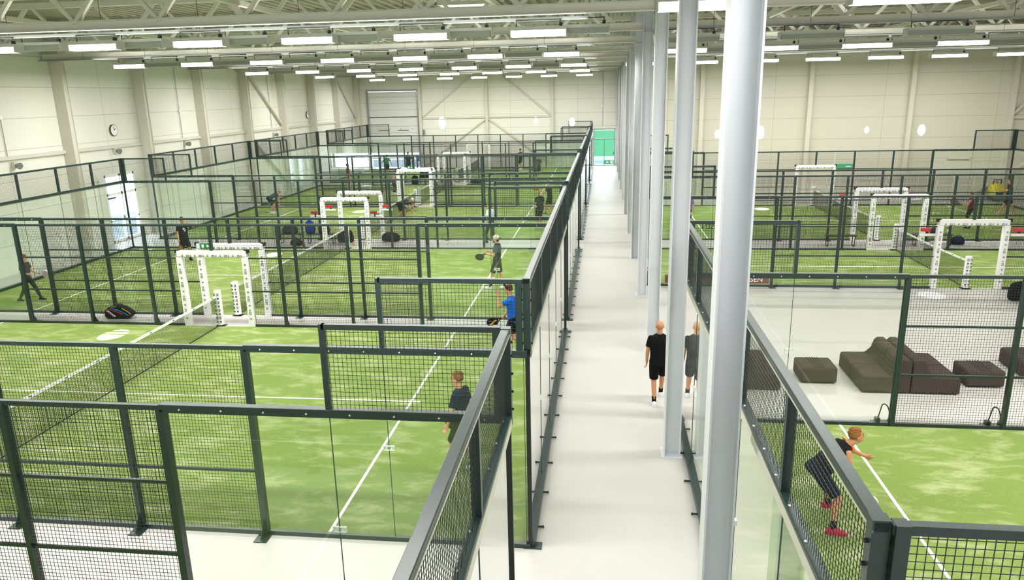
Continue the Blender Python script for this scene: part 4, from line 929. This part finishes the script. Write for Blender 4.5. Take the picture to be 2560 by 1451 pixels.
def bag(x, y, z, sx, sy, sz, col, lab, name='sports_bag', cat='bag', strap=True, upright=False, rz=0.0):
    t = thing(name, lab, cat, (x, y, z), rz, 'bags around the benches')
    b = MB(); rn = random.Random(int(abs(x*100)+abs(y*31)))
    b.loft([((-sx*0.5, 0, sz*0.35), (0, 1, 0), (0, 0, 1), sy*0.28, sz*0.30), ((-sx*0.35, 0, sz*0.46), (0, 1, 0), (0, 0, 1), sy*0.48, sz*0.44), ((0, 0, sz*0.5), (0, 1, 0), (0, 0, 1), sy*0.5, sz*0.5), ((sx*0.35, 0, sz*0.44), (0, 1, 0), (0, 0, 1), sy*0.46, sz*0.42), ((sx*0.5, 0, sz*0.33), (0, 1, 0), (0, 0, 1), sy*0.26, sz*0.28)], 18)
    for k in range(5): b.ell((rn.uniform(-0.3, 0.3)*sx, rn.uniform(-0.2, 0.2)*sy, sz*rn.uniform(0.5, 0.75)), (sx*0.16, sy*0.2, sz*0.25))
    remeshed(b, 'bag_body', cloth('bag%d_%d_%d' % col, *col), t, 0.02, 3)
    if strap:
        n = 10; MB().path([(-sx*0.25+sx*0.5*k/n, -sy*0.1, sz*0.85+0.10*math.sin(PI*k/n)) for k in range(n+1)], 0.012).build('strap', M['black'], t)
    MB().tube((-sx*0.34, -sy*0.30, sz*0.72), (sx*0.34, -sy*0.30, sz*0.72), 0.007, k=6).build('zip', M['tray'], t)
    return t
bag(-13.05, 22.2, 0.46, 0.7, 0.34, 0.38, (54, 58, 56), 'dark grey sports bag lying on the left bench between the second and third left courts')
bag(-12.1, 22.2, 0.46, 0.42, 0.3, 0.62, (24, 62, 160), 'blue backpack standing on the bench between the second and third left courts', 'backpack', 'backpack')
bag(-11.45, 22.2, 0.46, 0.5, 0.3, 0.45, (30, 28, 30), 'black bag right of the blue backpack on the bench')
bag(-10.55, 22.4, 0.0, 0.7, 0.4, 0.62, (34, 30, 34), 'large black bag on the floor at the right end of the bench')
bag(-12.6, 21.7, 0.0, 0.5, 0.34, 0.32, (30, 30, 34), 'small black bag on the floor under the blue backpack')
bag(-8.55, 22.75, 0.0, 0.8, 0.42, 0.42, (28, 30, 32), 'black duffel bag alone on the floor beside the third left court')
bag(-12.3, 45.0, 0.46, 0.7, 0.3, 0.5, (26, 26, 30), 'black bag on the bench before the farthest left court')
bag(-11.5, 45.0, 0.46, 0.5, 0.3, 0.4, (24, 24, 28), 'smaller black bag on the bench before the farthest left court')
bag(-12.9, 44.5, 0.0, 0.5, 0.3, 0.7, (22, 22, 26), 'dark jacket heap on the floor beside the bench before the farthest left court')
bag(-8.4, 45.0, 0.0, 0.8, 0.3, 0.4, (34, 40, 62), 'navy bag on the floor beside the gate of the farthest left court')
bag(13.45, 13.75, 0.0, 0.6, 0.4, 0.62, (20, 22, 26), 'black backpack on the lounge floor against the narrow right court', 'backpack', 'backpack')
bag(14.05, 13.3, 0.0, 0.6, 0.4, 0.5, (24, 26, 30), 'black backpack at the right edge of the lounge, farther right of the other backpack', 'backpack', 'backpack')
bag(14.5, 22.2, 0.46, 0.45, 0.28, 0.3, (50, 50, 52), 'small dark bag on the bench between the right courts')
bag(15.42, 22.35, 0.0, 0.5, 0.3, 0.36, (40, 44, 70), 'navy bag on the floor right of the bench between the right courts')
def bottle(x, y, z, lab, body, capc, h=0.24, r=0.035):
    t = thing('water_bottle', lab, 'bottle', (x, y, z), 0, 'drink bottles')
    MB().tube((0, 0, 0), (0, 0, h*0.72), r, r, 16).tube((0, 0, h*0.72), (0, 0, h*0.85), r, r*0.45, 16).build('bottle_body', cloth('bt%d_%d_%d' % body, *body), t, True)
    MB().tube((0, 0, h*0.85), (0, 0, h), r*0.55, k=12).build('bottle_cap', cloth('bc%d_%d_%d' % capc, *capc), t)
bottle(-9.95, 21.75, 0, 'small yellow bottle standing on the floor at the gate of the second left court', (226, 186, 110), (60, 30, 30))
bottle(13.95, 22.2, 0.46, 'tall blue bottle standing on the bench between the right courts', (90, 150, 210), (40, 60, 110), 0.34, 0.06)
bottle(15.0-0.1, 22.2-0.05, 0.46, 'white bottle standing at the right end of the bench between the right courts', (220, 224, 224), (220, 60, 60), 0.26)
# racket bag near the first gap
t = thing('racket_bag', 'black racket bag with red, blue and yellow stripes between the first two left courts', 'bag', (-13.56, 10.62, 0), 0.05)
pf = [(-0.44, 0.10), (-0.40, 0.27), (-0.30, 0.36), (-0.02, 0.40), (0.16, 0.36), (0.34, 0.24), (0.44, 0.14), (0.34, 0.04), (0.20, 0.0), (-0.28, 0.0), (-0.38, 0.04)]
MB().poly([(a, -0.15, z) for a, z in pf], (0, 0.30, 0)).build('bag_body', cloth('bag22', 24, 24, 28), t, bevel=0.04)
def stripe_(pts, w, mat, nm):
    m = MB()
    for a, b_ in zip(pts[:-1], pts[1:]): m.bar((a[0], -0.155, a[1]), (b_[0], -0.155, b_[1]), w, 0.012, up=Vector((0, 1, 0)))
    m.build(nm, mat, t)
stripe_([(-0.38, 0.29), (-0.25, 0.30), (-0.05, 0.26), (0.16, 0.15)], 0.03, M['red'], 'red_stripe')
stripe_([(-0.2, 0.345), (-0.05, 0.32), (0.12, 0.25), (0.34, 0.12)], 0.03, cloth('bstripe', 50, 140, 200), 'blue_stripe')
stripe_([(-0.15, 0.388), (0.0, 0.395)], 0.016, M['yellow'], 'yellow_piping'); stripe_([(0.17, 0.352), (0.34, 0.235), (0.43, 0.15)], 0.016, M['yellow'], 'yellow_piping')
lm = MB().poly([(-0.34, -0.156, 0.265), (-0.26, -0.156, 0.27), (-0.05, -0.156, 0.10), (-0.10, -0.156, 0.06)], (0, -0.003, 0)).build('logo_patch', M['white'], t)
mk = MB()
for k in range(6): mk.cbox((-0.285+k*0.038, -0.161, 0.235-k*0.031), (0.02, 0.003, 0.026))
mk.build('printed_mark', M['black'], lm)
MB().path([(-0.05, 0, 0.39), (0.0, 0, 0.45), (0.08, 0, 0.45), (0.14, 0, 0.37)], 0.014).build('handle', M['black'], t)
# shelves with red boxes beside the gates
for i, (x, y, z, w_) in enumerate(((-11.38, 21.12, 1.42, 'left of the gate of the second left court'), (-8.72, 21.12, 1.42, 'right of the gate of the second left court'), (-8.72, 23.08, 1.42, 'right of the gate of the third left court'), (-11.38, 23.08, 1.42, 'left of the gate of the third left court'), (XR+11.3, 15.08, 1.8, 'right of the gate of the narrow right court'), (XR+8.6, 15.08, 1.8, 'left of the gate of the narrow right court'), (XR+11.3, 23.1, 1.8, 'right of the gate of the farthest right court'), (XR+8.5, 23.1, 1.8, 'left of the gate of the farthest right court'))):
    t = thing('gate_shelf', 'white rail with red box %s' % w_, 'shelf', (x, y, z), 0, 'white rails with red boxes beside the gates'); s_ = 1 if y in (21.12,) else -1
    MB().tube((-0.24, s_*0.08, -0.02), (0.24, s_*0.08, -0.02), 0.045, k=14).build('white_rail', M['pad'], t, True)
    MB().box(-0.2, 0.08, s_*0.08-0.05, s_*0.08+0.05, 0.09, 0.2).build('red_box', M['red'], t, bevel=0.01)
    MB().box(-0.02, 0.02, min(0, s_*0.08), max(0, s_*0.08), -0.05, 0.12).build('bracket', M['black'], t)
# grey box
t = thing('storage_box', 'small white box on the turf in the fourth left court', 'box', (-15.4, 40.6, 0.012)); MB().box(-0.3, 0.3, -0.2, 0.2, 0, 0.34).build('box_body', M['white'], t, bevel=0.02); MB().box(-0.32, 0.32, -0.22, 0.22, 0.34, 0.40).build('lid', M['pad'], t, bevel=0.01)
for i, (x, y) in enumerate(((-8.6, 27.2), (-10.9, 29.6), (12.6, 30.2))):
    tag(MB().ell((0, 0, 0.033), (0.033,)*3).build('padel_ball', M['yellow'], None, True, loc=(x, y, 0.012)), 'yellow padel ball on the turf %s' % ['right of the bending man', 'left of the bending man', 'in the farthest right court'][i], 'ball', 'padel balls')
# floor scrubber
t = thing('floor_scrubber', 'yellow floor cleaning machine parked against the end wall of the right hall', 'floor scrubber', (22.9, 35.0, 0))
MB().loft([((0, -0.35, 0.25), (1, 0, 0), (0, 0, 1), 0.26, 0.16), ((0, -0.2, 0.5), (1, 0, 0), (0, 0, 1), 0.36, 0.40), ((0, 0.25, 0.55), (1, 0, 0), (0, 0, 1), 0.36, 0.42), ((0, 0.45, 0.5), (1, 0, 0), (0, 0, 1), 0.30, 0.34)]).build('tank', M['yellow'], t, True)
MB().box(-0.2, 0.2, -0.38, -0.25, 0.28, 0.5).box(-0.3, 0.3, -0.4, 0.4, 0.08, 0.16).build('brush_deck', M['black'], t)
MB().path([(-0.2, 0.1, 0.9), (-0.2, 0.05, 1.15), (0.2, 0.05, 1.15), (0.2, 0.1, 0.9)], 0.03).build('handle', M['black'], t)
for sx in (-0.3, 0.3): MB().tube((sx-0.03, 0.2, 0.11), (sx+0.03, 0.2, 0.11), 0.11, k=18).build('wheel', M['black'], t)

# ------------------------------------------------------------ sun patches: added narrow spot lamps hung below the roof
def beam(src, dst, r, p):
    l = bpy.data.lights.new('sun_patch_spot', 'SPOT'); d = Vector(dst)-Vector(src); l.spot_size = 2*math.atan(r/d.length); l.spot_blend = 0.12; l.energy = p; l.shadow_soft_size = 0.02; l.color = (0.85, 0.9, 1.0)
    o = bpy.data.objects.new('sun_patch_spot', l); C.objects.link(o); o.location = src; o.rotation_euler = d.to_track_quat('-Z', 'Y').to_euler()
for src, dst, r, p in (((-12.7, 16, 7.6), (-12.7, 9.0, 0), 0.36, 60000), ((-12.8, 26.5, 7.6), (-12.8, 19.7, 0), 0.36, 60000), ((-12.9, 38, 7.6), (-12.9, 31.4, 0), 0.36, 60000),
                       ((-13.58, 54.5, 7.6), (-13.58, YF, 3.96), 0.32, 16000), ((-5.02, 54.5, 7.6), (-5.02, YF, 4.02), 0.18, 12000), ((-1.82, 54.5, 7.6), (-1.82, YF, 3.87), 0.25, 16000),
                       ((18.86, 33, 7.0), (18.86, YRF, 3.91), 0.2, 9000), ((9.99, 33, 7.0), (9.99, YRF, 3.93), 0.25, 9000), ((15.9, 33, 7.0), (15.9, YRF, 3.95), 0.12, 7000), ((7.6, 33, 7.0), (7.6, YRF, 3.85), 0.15, 9000),
                       ((11.2, 10, 8), (11.2, 14.3, 0), 0.4, 1500), ((9.6, 29, 7.6), (9.6, 32.0, 0), 0.4, 40000)):
    beam(src, dst, r, p*2.2)

# ------------------------------------------------------------ daylight at the doors, world, camera
def win(loc, rot, sx, sy, p):
    l = bpy.data.lights.new('door_daylight', 'AREA'); l.shape = 'RECTANGLE'; l.size = sx; l.size_y = sy; l.energy = p; l.color = (0.86, 0.93, 1.0)
    o = bpy.data.objects.new('door_daylight', l); C.objects.link(o); o.location = loc; o.rotation_euler = rot
win((XW-0.4, 23.05, 1.8), (0, -PI/2, 0), 2.9, 2.1, 260)
win((1.05, YF+0.5, 1.6), (-PI/2, 0, 0), 1.8, 3.0, 200)
win((-18.05, YF+0.6, 0.7), (-PI/2, 0, 0), 4.4, 1.3, 300)
wd = bpy.data.worlds.new('world'); bpy.context.scene.world = wd; wd.use_nodes = True
wd.node_tree.nodes['Background'].inputs[0].default_value = (0.95, 0.97, 1.0, 1); wd.node_tree.nodes['Background'].inputs[1].default_value = 1.7

cam = bpy.data.cameras.new('camera'); cam.sensor_width = 36; cam.lens = 1841.7254/2560*36; cam.clip_start = 0.05; cam.clip_end = 300
co = bpy.data.objects.new('camera', cam); C.objects.link(co)
yaw, pit, rol = 0.1257, 0.2595, -0.0219
f = Vector((-math.sin(yaw)*math.cos(pit), math.cos(yaw)*math.cos(pit), -math.sin(pit))); r = Vector((math.cos(yaw), math.sin(yaw), 0)); u = r.cross(f)
r2 = math.cos(rol)*r+math.sin(rol)*u; u2 = -math.sin(rol)*r+math.cos(rol)*u
co.matrix_world = Matrix(((r2.x, u2.x, -f.x, 0.9842), (r2.y, u2.y, -f.y, -9.277), (r2.z, u2.z, -f.z, 6.3333), (0, 0, 0, 1)))
sc = bpy.context.scene; sc.camera = co
sc.view_settings.view_transform = 'Standard'; sc.view_settings.look = 'None'; sc.view_settings.exposure = 0.0
sc.cycles.max_bounces = 6; sc.cycles.diffuse_bounces = 3; sc.cycles.glossy_bounces = 3; sc.cycles.transparent_max_bounces = 40; sc.cycles.transmission_bounces = 4
sc.cycles.caustics_reflective = False; sc.cycles.caustics_refractive = False; sc.cycles.sample_clamp_indirect = 6
sc.cycles.use_denoising = True; sc.cycles.use_adaptive_sampling = True; sc.cycles.adaptive_threshold = 0.1; sc.cycles.adaptive_min_samples = 16
